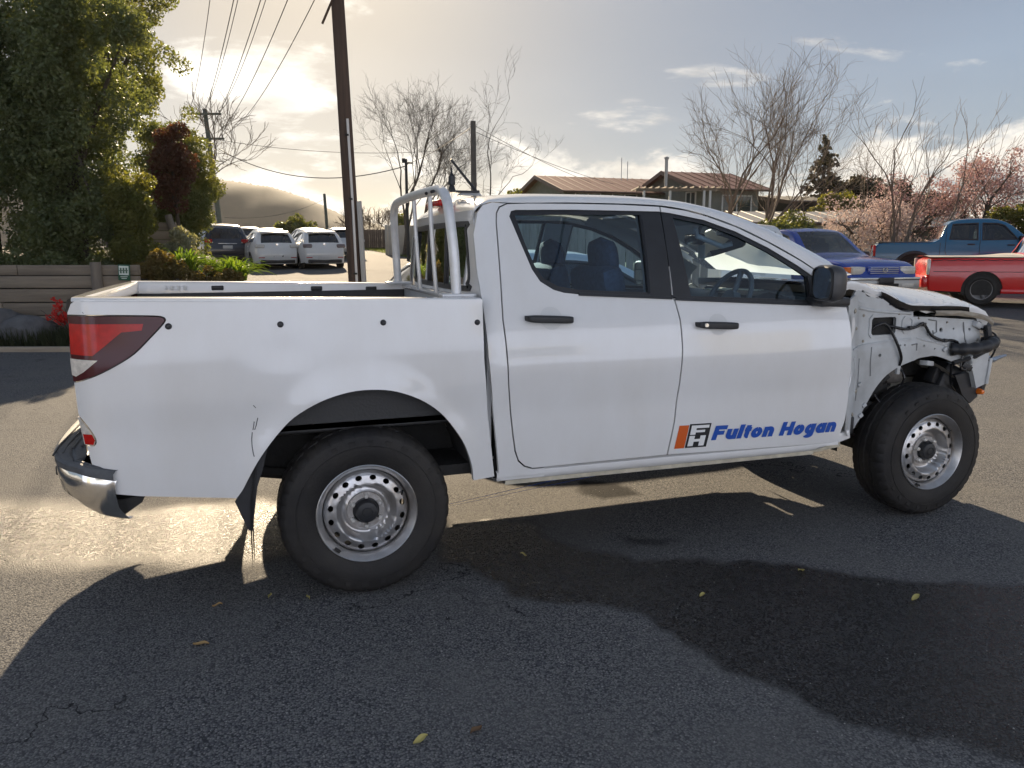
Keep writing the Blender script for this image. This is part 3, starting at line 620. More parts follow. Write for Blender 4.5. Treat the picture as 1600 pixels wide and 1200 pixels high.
# sports hoop behind the cab
hp = [(.462, -.735, 1.315), (.452, -.730, 1.52), (.44, -.70, 1.70), (.436, -.665, 1.765), (.434, -.59, 1.800), (.432, -.45, 1.812), (.43, 0, 1.818), (.432, .45, 1.812), (.434, .59, 1.80), (.436, .665, 1.765), (.44, .70, 1.70), (.452, .730, 1.52), (.462, .735, 1.315)]
hoop = MB().tube(curve2(hp, 6), .0235, 14).build('sports_hoop', ALLOY, UTE)
for y in (.10, -.29):
    MB().tube([(.445, y, 1.80), (.455, y, 1.55), (.47, y, 1.315)], .011, 10).build('guard_bar', ALLOY, hoop)
for y in (-.735, .735): MB().box((.465, y, 1.325), (.16, .09, .016), r=.005).build('foot_plate', ALLOY, hoop)
for y in (-.60, -.57, -.45): MB().lathe([(0, .036), (.008, .036), (.008, .03)], (.40, y, 1.80), 8).build('bolt', BLACK, hoop)
am = MB().lathe([(0, .12), (.004, .12), (.006, .09), (.018, .075), (.02, .03), (.013, .028), (.022, .0), (.0, .0)], (.635, 0, 1.848), 14, 'z')
am.box((.68, 0, 1.842), (.20, .09, .010), r=.003).build('beacon_mount', BLACK, UTE)

# wheels
def tyre_rim(front, s):
    w = thing_wheel = bpy.data.objects.new('wheel', None); COL.objects.link(w); w.parent = UTE; w.location = (3.22 if front else 0, s*.78, .381)
    if s > 0: w.rotation_euler = (0, 0, math.pi)
    return w
def tread_mesh():
    prof = [(.212, -.095), (.222, -.112), (.232, -.116), (.250, -.124), (.290, -.130), (.325, -.127), (.345, -.119), (.352, -.118), (.362, -.110), (.373, -.096), (.378, -.080), (.3805, -.05), (.3805, -.048), (.371, -.046), (.371, -.038), (.381, -.036), (.381, -.006), (.372, -.004), (.372, .004), (.381, .006)]
    prof = prof+[(r, -a) for r, a in prof[-2::-1]]
    n = 160; rows = []
    for i, (r, a) in enumerate(prof):
        row = []
        for j in range(n):
            t = 2*math.pi*j/n; rr = r
            lug = (j % 4) < 3
            if .345 < r < .379 and not lug: rr -= .006 if abs(a) > .09 else .004
            if abs(a) < .08 and r > .378 and ((j+int(abs(a)*200)) % 5 == 0): rr -= .006
            row.append((rr*math.cos(t), a, rr*math.sin(t)))
        rows.append(row)
    m = MB(); fs = [(i*n+j, i*n+(j+1) % n, (i+1)*n+(j+1) % n, (i+1)*n+j) for i in range(len(prof)-1) for j in range(n)]
    m.add([q for r_ in rows for q in r_], fs)
    # raised ring and moulded letters on the sidewall
    m.lathe([(.305, -.1275), (.306, -.1312), (.309, -.1312), (.310, -.128)], (0, 0, 0), 96)
    for k in range(26):
        if k % 13 > 7: continue
        t = 2*math.pi*(k/26)+.3; m.box((.328*math.cos(t), -.1262, .328*math.sin(t)), (.018, .004, .022 if k % 3 else .030), rot=(0, -t, 0))
    return m
def rim_mesh():
    m = MB()
    m.lathe([(.205, -.085), (.216, -.098), (.2225, -.112), (.224, -.118), (.220, -.121), (.214, -.116), (.208, -.104), (.199, -.094), (.194, -.080), (.191, -.055), (.187, -.035)], (0, 0, 0), 96)
    m.lathe([(.205, .10), (.19, .05), (.187, -.02), (.187, -.06)], (0, 0, 0), 64)
    return m
PR = pchip([.060, .075, .083, .092, .105, .116, .124, .131, .138, .150, .172, .181, .188], [-.060, -.060, -.058, -.048, -.046, -.058, -.085, -.099, -.100, -.095, -.090, -.082, -.070])
def disc_mesh():
    t = np.linspace(0, 2*math.pi, 97)[:-1]
    out = [(.188*math.cos(a), .188*math.sin(a)) for a in t]; holes = [[(.058*math.cos(a), .058*math.sin(a)) for a in t[::2]]]
    for k in range(16):
        a = 2*math.pi*(k+.5)/16; cx, cz = .1605*math.cos(a), .1605*math.sin(a)
        holes.append([(cx+.0150*math.cos(b)*-math.sin(a)+.0118*math.sin(b)*math.cos(a), cz+.0150*math.cos(b)*math.cos(a)+.0118*math.sin(b)*math.sin(a)) for b in np.linspace(0, 2*math.pi, 13)[:-1]])
    return out, holes
def build_wheel(front, s, proto=None):
    w = tyre_rim(front, s)
    if proto:
        for c in list(proto.children):
            k = copy_tree(c, w)
        return w
    tread_mesh().build('tyre', RUBBER, w, 28)
    rim = rim_mesh().build('rim', STEEL, w, 30)
    o_, h_ = disc_mesh(); skin('wheel_disc', o_, h_, lambda a, b, off: (a, PR(math.hypot(a, b))+off, b), STEEL, rim, depth=.008, step=.011, gap=0)
    MB().lathe([(0, -.040), (.14, -.040), (.155, .0), (.17, .04), (.185, .06), (0, .06)], (0, 0, 0), 40).build('brake_drum', DARK, w)
    MB().lathe([(.0, -.104), (.032, -.104), (.044, -.100), (.050, -.090), (.052, -.066), (.060, -.062)], (0, 0, 0), 24).lathe([(.020, -.106), (.022, -.108), (.024, -.106)], (0, 0, 0), 24).build('hub_cap', BLACK, w, 30)
    MB().lathe([(.058, -.060), (.060, -.066), (.083, -.064), (.086, -.054)], (0, 0, 0), 40).build('hub_plate', mat('rusty_hub', (.30, .27, .25), .6, metal=.5, col2=(.45, .44, .43), vscale=60), w)
    for k in range(6):
        a = 2*math.pi*k/6+.52
        MB().lathe([(0, -.090), (.007, -.090), (.011, -.085), (.0125, -.066), (.0135, -.058)], (.0695*math.cos(a), 0, .0695*math.sin(a)), 6).build('wheel_nut', mat('wheel_nut_steel', (.72, .70, .66), .35, metal=.6), w, 20)
    MB().box((.205*math.cos(-2.3), -.115, .205*math.sin(-2.3)), (.03, .012, .012), rot=(0, 2.3+1.57, 0), r=.003).build('balance_weight', DARK, rim)
    MB().tube([(.182*math.cos(.45), -.08, .182*math.sin(.45)), (.170*math.cos(.45), -.118, .170*math.sin(.45))], .0045, 6).build('valve', BLACK, rim)
    return w
wr = build_wheel(False, -1)
for a in ((True, -1), (False, 1), (True, 1)):
    w = build_wheel(*a, proto=wr)
    for c in w.children: c.rotation_euler = (0, .7+a[1], 0)

# rear wheel housing, mud flaps, underbody
for s in (-1, 1):
    wl = []
    ar = [(.50, .487)]+[(q[0]*1.03, .47+(q[1]-.47)*1.03) for q in curve2(ARCH_R, 2)]
    for x, z in ar: wl.append([(x, s*.895, z), (x, s*.87, z+.004), (x, s*.62, z+.012), (x, s*.50, z+.01)])
    MB().grid(wl).build('wheel_housing', mat('wheel_housing_dark', (.030, .030, .032), .7, col2=(.05, .048, .044), vscale=10, bump=.4, bscale=60), UTE)
    MB().prism([(q[0], q[1]) for q in ar], s*.50, s*.49).build('wheel_housing_back', DARK, UTE)
    fl = [[(-.462-.03*t-.05*t*(1-t)+.02*k*(1-t), s*(.905-.25*k), .64-.44*t) for k in np.linspace(0, 1, 5)] for t in np.linspace(0, 1, 9)]
    g = MB().grid(fl); n0 = len(fl[0]); g.grid([[(q[0]+.008, q[1], q[2]) for q in r_] for r_ in fl], True); g.build('mud_flap', BLACK, UTE)
    MB().prism([(-.40, .735), (-.447, .662), (-.512, .546), (-.548, .495), (-.500, .36), (-.485, .36), (-.455, .55), (-.43, .62)], s*.893, s*.885).build('arch_extension', BLACK, UTE)
    MB().box((1.25, s*.45, .56), (4.9, .09, .15), r=.02).build('chassis_rail', DARK, UTE)
    MB().tube([(x, s*.53, .47+.10*abs(x/.65)**2) for x in np.linspace(-.65, .65, 13)], .028, 6).build('leaf_spring', DARK, UTE)
MB().tube([(0, -.70, .381), (0, -.15, .381), (0, -.1, .381), (0, .1, .381), (0, .15, .381), (0, .70, .381)], [.045, .05, .14, .14, .05, .045], 12).build('rear_axle', DARK, UTE)
MB().tube([(3.22, -.66, .36), (3.22, .66, .36)], .035, 8).build('front_axle', DARK, UTE)
MB().box((2.2, 0, .55), (1.2, .42, .20), r=.05).build('gearbox', DARK, UTE)
MB().box((.95, .28, .53), (.8, .3, .16), r=.05).build('fuel_tank', DARK, UTE)
MB().tube([(2.0, .25, .50), (1.0, -.18, .50), (.3, -.30, .56), (-.4, -.42, .62), (-1.0, -.45, .56)], .032, 8).build('exhaust_pipe', mat('rusty_pipe', (.16, .12, .09), .6, metal=.4), UTE)

# mirror
for s in (-1, 1):
    mm = MB(); rows = []
    for t, k in ((0, .92), (.012, .99), (.035, 1.0), (.065, .92), (.085, .72), (.095, .35)):
        rows.append([(2.305+t*1.15+.045*math.sin(a)*0, s*(.975+.088*k*math.copysign(abs(math.cos(a))**.55, math.cos(a))), 1.358+.094*k*math.copysign(abs(math.sin(a))**.55, math.sin(a))) for a in np.linspace(0, 2*math.pi, 33)])
    mm.grid(rows); mo = mm.build('door_mirror', mat('mirror_shell', (.045, .046, .05), .38), UTE, 50)
    g = [[(2.303, s*(.975+.075*k*math.copysign(abs(math.cos(a))**.55, math.cos(a))), 1.358+.082*k*math.copysign(abs(math.sin(a))**.55, math.sin(a))) for a in np.linspace(0, 2*math.pi, 33)] for k in (1, .5, 0)]
    MB().grid(g).build('mirror_face', MIRROR, mo)
    g = [[(2.301-.002*i, s*(.975+kk*.088*math.copysign(abs(math.cos(a))**.55, math.cos(a))), 1.358+kk*.094*math.copysign(abs(math.sin(a))**.55, math.sin(a))) for a in np.linspace(0, 2*math.pi, 33)] for i, kk in enumerate((.92, .90, .84, .83))]
    MB().grid(g).build('mirror_bezel', BLACK, mo)
    MB().box((2.40, s*.91, 1.262), (.18, .14, .045), r=.012).build('mirror_arm', BLACK, mo)
    skin('mirror_base', [(2.335, 1.39), (2.40, 1.36), (2.56, 1.262), (2.57, 1.225), (2.33, 1.238)], [], side(WC, s, .004), BLACK, mo, depth=.02, gap=0)

# lettering and emblem on the front door
def on_door(pts, dz=0): return [(a, -WC(a, b)-.0022, b) for a, b in pts]
dn = [o for o in UTE.children if o.name == 'front_door'][0]
def decal(name, poly, holes, m): return skin(name, poly, holes, lambda x, z, off: (x, -WC(x, z)-.0025+off, z), m, dn, depth=.001, step=.02, gap=0)
ORANGE = mat('orange_vinyl', (.62, .10, .008), .4); BLUEV = mat('blue_vinyl', (.006, .075, .40), .4); BLKV = mat('black_vinyl', (.012, .013, .016), .4); WHTV = mat('white_vinyl', (.80, .80, .79), .35)
def lg(u, v): return (1.5290+u*.1915+v*.024, .5470+v*.122-u*.004)    # emblem frame: u right, v up, slanted
decal('emblem_bar', [lg(0, 0), lg(.29, 0), lg(.29, .96), lg(0, .96)], [], ORANGE)
sq = lambda a, b, c, d: [lg(a, b), lg(c, b), lg(c, d), lg(a, d)]
decal('emblem_ground', sq(.315, .0, .955, 1.0), [], BLKV)
def wt(a, b, c, d): return skin('emblem_letter_stroke', sq(a, b, c, d), [], lambda x, z, off: (x, -WC(x, z)-.0045+off, z), WHTV, dn, depth=.001, step=.02, gap=0)
for q in ((.37, .55, .53, .94), (.53, .82, .90, .94), (.53, .64, .80, .74), (.37, .07, .53, .50), (.70, .07, .86, .50), (.53, .25, .70, .36)): wt(*q)
def letter_strokes(ch):
    """thick-stroke block letters: list of centre lines in a cell, x-height .74, cap height 1"""
    def arc(cx, cy, rx, ry, a0, a1, n=12): return [(cx+rx*math.cos(R(a0+(a1-a0)*k/n)), cy+ry*math.sin(R(a0+(a1-a0)*k/n))) for k in range(n+1)]
    h = .13; X = .74-h; w = .40                                   # half stroke, top of x-height centre line, bowl width
    ring = arc(w/2, .37, w/2, .37-h, 90, 450, 24)
    return {'F': ([[(0, 0), (0, 1)], [(-h, 1-h), (.62, 1-h)], [(0, .50), (.52, .50)]], .78), 'H': ([[(0, 0), (0, 1)], [(.54, 0), (.54, 1)], [(0, .50), (.54, .50)]], .86),
            'u': ([[(0, .74), (0, .34)] + arc(w/2, .34, w/2, .34-h, 180, 360)+[(w, .34)], [(w, 0), (w, .74)]], .72), 'n': ([[(0, 0), (0, .74)], [(0, .40)]+arc(w/2, .40, w/2, X-.40, 180, 0)+[(w, 0)]], .72),
            'l': ([[(0, 0), (0, 1)]], .32), 't': ([[(.08, .93), (.08, .30)]+arc(.08+.14, .30, .14, .30-h, 180, 275), [(-.12, .64), (.30, .64)]], .48), 'o': ([ring], .74),
            'a': ([ring, [(w, 0), (w, .74)]], .73), 'g': ([ring, [(w, .74), (w, -.04)]+arc(w/2, -.04, w/2, .12, 360, 200)], .73), ' ': ([], .36)}[ch]
def lettering():
    mb = MB(); pen = 0.0; items = []
    for ch in 'Fulton Hogan':
        st, adv = letter_strokes(ch)
        for ln in st: items.append([(pen+.13+a, b) for a, b in ln])
        pen += adv*1.06
    tot = pen-.10; sx = .800/(tot+.25)
    for q, ln in enumerate(items):
        P = np.array(ln); T_ = np.gradient(P, axis=0); T_ /= np.linalg.norm(T_, axis=1)[:, None]; Nn = np.stack([-T_[:, 1], T_[:, 0]], 1)*np.array([1.0, .95]); rows = []
        for p_, n_ in zip(P, Nn):
            row = []
            for s_ in (-1, 0, 1):
                a, b = p_+n_*.152*s_; xx = 1.740+(a+.26*b)*sx; zz = .5745-.019*(xx-1.738)/.8+b*.0735; row.append((xx, -WC(xx, zz)-.0030-.0002*(q % 5), zz))
            rows.append(row)
        mb.grid(rows)
    return mb.build('company_lettering', BLUEV, dn, 0)
tag(lettering(), 'blue slanted lettering reading Fulton Hogan')

# cabin
def seat(x, y, name='front_seat', wide=.50):
    b = MB().box((x+.05, y, .86), (.50, wide, .16), r=.05).build(name, SEAT, UTE)
    MB().box((x-.24, y, 1.15), (.14, wide*.94, .60), rot=(0, R(-12), 0), r=.05).build('seat_back', SEAT, b)
    return b
def headrest(x, y, z, par, w=.27, h=.21):
    rows = []
    for t in np.linspace(0, 1, 9):
        k = (1-abs(2*t-1)**3.2)**.5 if 0 < t < 1 else .02
        rows.append([(x+.062*k*math.cos(a)-.03*(t-.5), y+w/2*(.86+.14*math.sin(t*3.14))*k**.35*math.sin(a) if k > .1 else y, z+h*(t-.5)) for a in np.linspace(0, 2*math.pi, 21)])
    MB().grid(rows).build('headrest', SEAT, par, 60)
    for q in (-.06, .06): MB().tube([(x-.005, y+q, z-h/2-.10), (x-.005, y+q, z-h/2+.03)], .006, 6).build('headrest_post', CHROME, par)
for y in (-.37, .37): b = seat(1.62, y); headrest(1.37, y, 1.485, b, .29, .225)
rb = MB().box((.95, 0, .86), (.48, 1.34, .16), r=.05).build('rear_bench', SEAT, UTE)
MB().box((.70, 0, 1.10), (.12, 1.34, .42), rot=(0, R(-10), 0), r=.05).build('seat_back', SEAT, rb)
for y in (-.40, .40): headrest(.72, y, 1.43, rb, .25, .16)
ds = MB()
ds.prism([(2.16, .95), (2.26, 1.16), (2.36, 1.235), (2.52, 1.262), (2.62, 1.255), (2.64, 1.1), (2.6, .7), (2.3, .7)], -.76, .76)
dsh = ds.build('dashboard', DASH, UTE)
MB().prism([(2.18, 1.13), (2.21, 1.275), (2.30, 1.295), (2.44, 1.262), (2.36, 1.16)], -.56, -.20).build('instrument_hood', BLACK, dsh)
MB().prism([(2.20, 1.0), (2.245, 1.19), (2.262, 1.19), (2.22, 1.0)], -.10, .14).build('centre_stack', GREY_TRIM, dsh)
for yy in (-.72, -.17, .17, .72): MB().tube([(2.235, yy, 1.165), (2.215, yy, 1.160)], .035, 14).build('air_vent', CHROME, dsh)
MB().box((2.56, .15, 1.2695), (.20, .32, .008), rot=(0, 0, R(20)), r=.002).build('paper_map', mat('paper_yellow', (.66, .62, .38), .8, col2=(.75, .73, .66), vscale=22), dsh)
sw = MB(); cw = np.array((2.155, -.38, 1.245)); ax = unit((-.88, 0, .47)); e1 = np.array((0, 1., 0)); e2 = np.cross(ax, e1)
sw.tube([cw+.185*(math.cos(a)*e1+math.sin(a)*e2) for a in np.linspace(0, 2*math.pi, 41)], .0145, 10, False)
for a in (R(0), R(180), R(-90), ): sw.tube([cw-ax*.02, cw-ax*.015+.09*(math.cos(a)*e1+math.sin(a)*e2), cw+.18*(math.cos(a)*e1+math.sin(a)*e2)], .016, 6)
sw.tube([cw-ax*.05, cw+ax*.01], [.07, .06], 16); sw.tube([cw, cw-ax*.32], .03, 10)
sw.build('steering_wheel', mat('wheel_leather', (.14, .15, .16), .4), UTE, 40)
rv = MB().box((2.16, 0, 1.590), (.05, .25, .068), rot=(0, R(-8), R(-10)), r=.02); rv.tube([(2.17, 0, 1.61), (2.22, 0, 1.70)], .012, 8); rv.build('rear_view_mirror', GLOSSBLACK, UTE)
MB().box((2.20, -.02, 1.515), (.004, .075, .085)).build('hanging_card', mat('card_white', (.75, .75, .72), .8), UTE)
for y in (-.36, .36): MB().box((1.86, y, 1.695), (.16, .36, .018), rot=(0, R(18), 0), r=.006).build('sun_visor', GREY_TRIM, UTE)
hd = MB().tube([(1.80, -.585, 1.640), (1.83, -.555, 1.60), (1.98, -.565, 1.545), (2.02, -.60, 1.560)], .014, 8).build('grab_handle', GREY_TRIM, UTE)

# ---- stripped front end
_wa = pchip([2.55, 2.66, 2.76, 2.86, 3.2, 3.6, 3.8], [.868, .825, .760, .735, .725, .700, .665])
def WA(x, z):
    st = 1/(1+math.exp(-(1.0+.06*(x-2.9)-z)/.008))          # ledge across the apron
    rib = .006*math.exp(-((x-2.80)/.012)**2)*(z < .97)
    cr = .010*math.sin(19*x+7*z)*math.sin(13*z-5*x)*(x > 3.2)
    return _wa(x)+.016*st+rib+cr-.03*max(0, 1.13-z > 0)*0
APRON = [(2.59, 1.255), (2.66, 1.285), (2.70, 1.25), (2.77, 1.238), (2.95, 1.222), (3.165, 1.190), (3.172, 1.146), (3.34, 1.137), (3.52, 1.122), (3.684, 1.110), (3.716, 1.06), (3.752, .96), (3.760, .86), (3.757, .735), (3.71, .70), (3.66, .785)] + curve2([(3.634, .808), (3.516, .862), (3.362, .909), (3.28, .908), (3.196, .894), (3.09, .865), (2.992, .818), (2.92, .75), (2.868, .675), (2.80, .575)], 3) + [(2.762, .530), (2.63, .50), (2.615, .62), (2.628, .746), (2.618, .887), (2.603, 1.02)]
rnd = lambda x0, z0, x1, z1, r=.02: [(x0+r, z0), (x1-r, z0), (x1, z0+r), (x1, z1-r), (x1-r, z1), (x0+r, z1), (x0, z1-r), (x0, z0+r)]
HB = rnd(2.862, 1.050, 3.040, 1.150, .012); HS = rnd(3.088, 1.052, 3.176, 1.150, .02)
circ = lambda x, z, r, n=10: [(x+r*math.cos(a), z+r*math.sin(a)) for a in np.linspace(0, 2*math.pi, n+1)[:-1]]
HC = [HB, circ(3.40, 1.060, .014), circ(3.51, 1.062, .007), circ(3.63, 1.055, .009), circ(3.60, .985, .008), circ(2.93, .985-.05, .010), circ(3.075, .985, .006), circ(3.11, .985, .007), circ(3.26, .975, .006), circ(3.335, .955, .006), circ(3.25, 1.105, .006)]
for s in (-1, 1):
    apn = skin('front_inner_wing', APRON, HC, side(WA, s), PAINT_IN, UTE, depth=.014, step=.022, gap=0)
    skin('apron_recess', HS, [inset(HS, .014)], side(WA, s, .006), PAINT_IN, apn, depth=.012, gap=0, step=.02)
    skin('apron_frame', inset(HB, -.016), [HB], side(WA, s, .007), PAINT_IN, apn, depth=.012, gap=0, step=.02)
    skin('apron_rib', [(2.66, .985), (2.80, .995), (3.02, 1.01), (3.16, 1.018), (3.16, 1.026), (3.02, 1.018), (2.80, 1.003), (2.66, .993)], [], side(WA, s, .010), PAINT_IN, apn, depth=.02, gap=0, step=.03)
    # shallow pressings, brackets and edges
    for a in ([(2.755, .93), (2.760, .80), (2.745, .69)], [(2.865, .985), (2.862, .90), (2.87, .82)], [(3.30, 1.125), (3.36, 1.115), (3.362, 1.05), (3.33, 1.04)], [(3.16, .985), (3.20, .99), (3.205, .95)], [(3.58, 1.10), (3.59, 1.0), (3.62, .95)], [(3.29, 1.06), (3.29, 1.035), (3.335, 1.035), (3.335, 1.06)]):
        MB().tube([(x, s*(WA(x, z)+.001), z) for x, z in a], .004, 5).build('pressed_seam', mat('seam_sealer', (.20, .205, .205), .7), apn)
    for x, z in ((2.80, .60), (2.832, .655), (3.41, .948), (2.775, .78)):
        b = MB().box((x, s*(WA(x, z)+.008), z), (.028, .014, .022), rot=(0, -.6, 0), r=.004); b.build('clip_bracket', PAINT_IN, apn)
    MB().box((2.95, s*.55, 1.09), (.26, .30, .16)).build('apron_cavity', DARK, UTE)
    # wheelhouse inside and suspension
    wl = [[(3.22+.50*math.cos(t), s*yy, .42+.47*math.sin(t)) for yy in (.70, .60, .45, .42)] for t in np.linspace(R(-5), R(185), 24)]
    MB().grid(wl[9:]).build('inner_wheel_arch', DARK, UTE)
    MB().grid([r_ for r_ in wl[:10]]).build('inner_wheel_arch', mat('dusty_cream', (.40, .38, .33), .75, col2=(.28, .27, .24), vscale=9), UTE)
    MB().prism([(3.22+.48*math.cos(t), .42+.46*math.sin(t)) for t in np.linspace(0, math.pi, 16)], s*.40, s*.39).build('engine_bay_side', MATS['dusty_cream'] if s < 0 else DARK, UTE)
    st = MB().tube([(3.16, s*.58, .42), (3.10, s*.54, .95)], .038, 12); st.build('shock_absorber', DARK, UTE)
    MB().tube([(3.16-.06*t+.062*math.cos(t*38), s*(.58-.04*t)+.062*math.sin(t*38), .50+.36*t) for t in np.linspace(0, 1, 90)], .009, 6).build('coil_spring', mat('spring_steel', (.06, .06, .06), .5), UTE)
    MB().prism([(3.0, .40), (3.45, .36), (3.45, .31), (3.0, .33)], s*.72, s*.40).build('control_arm', DARK, UTE)
    MB().box((3.12, s*.66, .80), (.12, .05, .10), r=.02).build('strut_mount', mat('grimy_metal', (.12, .11, .10), .55, metal=.5, var=.4, vscale=30), UTE)
    skin('footwell_splash_shield', [(2.60, .50), (2.75, .50), (2.90, .72), (2.90, .86), (2.75, .86), (2.62, .7)], [], lambda x, z, o: (x, s*(.70-o), z), DARK, UTE, gap=0)
    # sill end stub below the door's front corner
    MB().box((2.60, s*.845, .515), (.10, .05, .05), rot=(0, R(-14), 0), r=.006).build('sill_end', PAINT, UTE)
    MB().box((2.66, s*.80, .56), (.12, .04, .10), r=.01).build('splash_guard', BLACK, UTE)
    MB().box((2.50, s*.80, .455), (.22, .10, .03), rot=(0, R(-6), 0), r=.008).build('jacking_point', MATS['cream_underseal'], UTE)
# radiator support and front carrier
rs = MB()
rs.box((3.74, 0, 1.09), (.05, 1.30, .05), r=.01).box((3.74, 0, .66), (.05, 1.30, .06), r=.01)
for y in (-.64, -.3, .3, .64): rs.box((3.74, y, .87), (.05, .05, .44), r=.008)
rs.build('radiator_support', PAINT_IN, UTE)
MB().box((3.70, 0, .87), (.03, 1.1, .40)).build('radiator', DARK, UTE)
MB().box((3.62, -.56, .72), (.26, .22, .20), rot=(0, R(24), 0), r=.03).build('splash_box', BLACK, UTE)
MB().prism([(3.60, .90), (3.765, .93), (3.765, .80), (3.755, .72), (3.69, .70), (3.66, .78)], -.742, -.70).build('front_corner_plate', PAINT_IN, UTE)
MB().prism([(3.55, .78), (3.72, .80), (3.745, .64), (3.69, .60), (3.62, .66)], -.71, -.60).build('lower_guard', BLACK, UTE)
MB().lathe([(0, -.03), (.012, -.028), (.019, -.01), (.020, .01)], (3.748, -.715, .672), 12).build('side_marker', AMBER, UTE)
br = MB().tube([(3.78, -.70, .885), (3.84, -.71, .86), (3.88, -.715, .875), (3.93, -.72, .885)], [.014, .017, .012, .008], 8).build('tow_hook_bracket', mat('blue_grey_steel', (.30, .34, .40), .35, metal=.8), UTE)
MB().tube([(3.50, -.73, .86), (3.65, -.745, .895), (3.78, -.73, .935)], .014, 6).build('bent_stay', BLACK, UTE)
# air hose
hs = curve2([(3.475, -.73, .945), (3.52, -.775, .948), (3.60, -.80, .952), (3.69, -.80, .968), (3.76, -.77, .985)], 6)
MB().tube(hs, [.036+.004*math.sin(i*1.3) for i in range(len(hs))], 14).build('air_hose', BLACK, UTE, 60)
MB().tube([hs[0], (3.482, -.735, .945)], .041, 14).build('hose_clamp', GLOSSBLACK, UTE)
# wiring looms
def loom(pts, r, nm='wiring_loom'): return MB().tube(curve2([(x, -(WA(x, z)+o), z) for x, z, o in pts], 5), r, 7).build(nm, GLOSSBLACK, UTE, 60)
loom([(3.0, 1.10, -.02), (3.045, 1.088, .012), (3.10, 1.078, .02), (3.17, 1.088, .025), (3.215, 1.108, .025), (3.25, 1.090, .022), (3.30, 1.035, .02), (3.37, 1.005, .02), (3.46, 1.0, .02), (3.515, .985, .02)], .0085)
loom([(2.87, 1.06, -.02), (2.90, 1.105, .008), (2.95, 1.112, .018), (3.00, 1.06, .022), (3.04, .985, .02), (3.075, .915, .015), (3.08, .87, 0)], .0085)
loom([(3.50, .99, .02), (3.545, .96, .02), (3.56, .90, .02), (3.552, .83, .015), (3.60, .825, .02), (3.72, .885, .03)], .006)
MB().box((3.08, -.735, .842), (.022, .02, .05), rot=(0, .1, 0), r=.003).build('wiring_connector', PAINT_IN, UTE)
for x, z in ((3.13, 1.085), (3.235, 1.10), (3.39, 1.003)): MB().box((x, -(WA(x, z)+.022), z), (.018, .024, .022), r=.003).build('loom_clip', BLACK, UTE)
# bonnet, sprung up at the back and bent along the near edge
edge = pchip([2.66, 2.76, 2.92, 3.05, 3.14, 3.30, 3.48, 3.62, 3.71, 3.765], [1.355, 1.345, 1.300, 1.247, 1.222, 1.216, 1.210, 1.192, 1.170, 1.133])
crown = pchip([2.66, 2.8, 3.1, 3.45, 3.70, 3.86, 3.98, 4.06], [1.335, 1.335, 1.322, 1.290, 1.262, 1.225, 1.175, 1.115])
top = []; und = []
for i in range(33):
    t = i/32; row = []; rowu = []
    for f in np.linspace(-1, 1, 25):
        nose = .24*(1-abs(f)**2.2); x = 2.66+(1.105+nose)*t+(.10*(1-f*f))*(1-t)
        a = abs(f)**3.5; ze = edge(2.66+1.105*t); zc = crown(min(4.06, 2.66+1.34*t)); y = f*(.745-.03*t)
        if f > 0: ze = ze*.5+.5*(1.30-.12*t-.06*t**6)
        z = zc*(1-a)+ze*a+(.006*math.sin(x*27+f*3)+.005*math.sin(x*61))*a*(f < 0)+.010*math.exp(-((abs(f)-.55)/.12)**2)*(1-t**4)
        row.append((x, y, z)); rowu.append((x-.01*t, y*.985, z-.020-.028*abs(f)**6-.02*(t > .93)))
    top.append(row); und.append(rowu)
bn = MB().grid(top).build('bonnet', PAINT, UTE, 60)
ul = MB().grid(und, True); ul.build('bonnet_underside', BLACK, bn, 60)
lip = MB()
lip.grid([[q for q in top[-1]], [(q[0]+.008, q[1], q[2]-.012) for q in top[-1]], [q for q in und[-1]]])
lip.grid([[r_[0] for r_ in top], [(r_[0][0], r_[0][1]-.004, r_[0][2]-.012) for r_ in top], [r_[0] for r_ in und]])
lip.grid([[r_[-1] for r_ in top], [r_[-1] for r_ in und]])
lip.build('bonnet_edge', PAINT, bn, 60)
# black strip shaped as the shaded gap under the near edge
tl_ = [[(x, -.752, edge(x)-.010), (x+.01, -.748, edge(x)-.032-.008*math.sin(x*23)-.008*math.sin(x*9)), (x, -.735, edge(x)-.046-.008*math.sin(x*17)), (x, -.62, edge(x)-.065)] for x in np.linspace(2.90, 3.56, 40)]
MB().grid(tl_).build('bonnet_gap_shade', GLOSSBLACK, bn)
fr = [[(x, -.757, edge(x)-.036), (x+.004, -.760, edge(x)-.052-.006*math.sin(x*41)), (x, -.752, edge(x)-.066)] for x in np.linspace(3.30, 3.755, 26)]
MB().grid(fr).build('bent_bonnet_frame', mat('dusty_tan_metal', (.36, .31, .24), .5, col2=(.20, .18, .15), vscale=14), bn)
for x, z, r_ in ((2.66, 1.20, .010), (2.70, 1.10, .008), (2.79, 1.165, .008), (2.80, 1.02, .008), (3.06, 1.165, .006), (3.21, 1.135, .006), (3.44, 1.105, .006), (3.66, 1.085, .008), (3.70, .99, .008), (2.70, .62, .009), (2.74, .745, .010)):
    b_ = MB().lathe([(0, .008), (r_*.8, .007), (r_, 0), (r_*1.5, -.001), (r_*1.5, -.006)], (0, 0, 0), 10); b_.v = [(a+x, -(WA(x, z)+b), c+z) for a, b, c in b_.v]; b_.build('body_bolt', mat('zinc_bolt', (.30, .28, .24), .45, metal=.7), UTE)
for pts, w_ in (([(2.72, 1.215), (2.86, 1.19), (3.02, 1.175), (3.15, 1.165)], .010), ([(2.66, .95), (2.70, .85), (2.72, .72)], .008), ([(3.45, .955), (3.56, .905), (3.66, .845)], .009), ([(3.20, 1.02), (3.34, .99), (3.46, .96)], .007)):
    MB().tube([(x, -(WA(x, z)-.002), z) for x, z in curve2(pts, 4)], w_, 8).build('pressed_rib', PAINT_IN, UTE, 60)
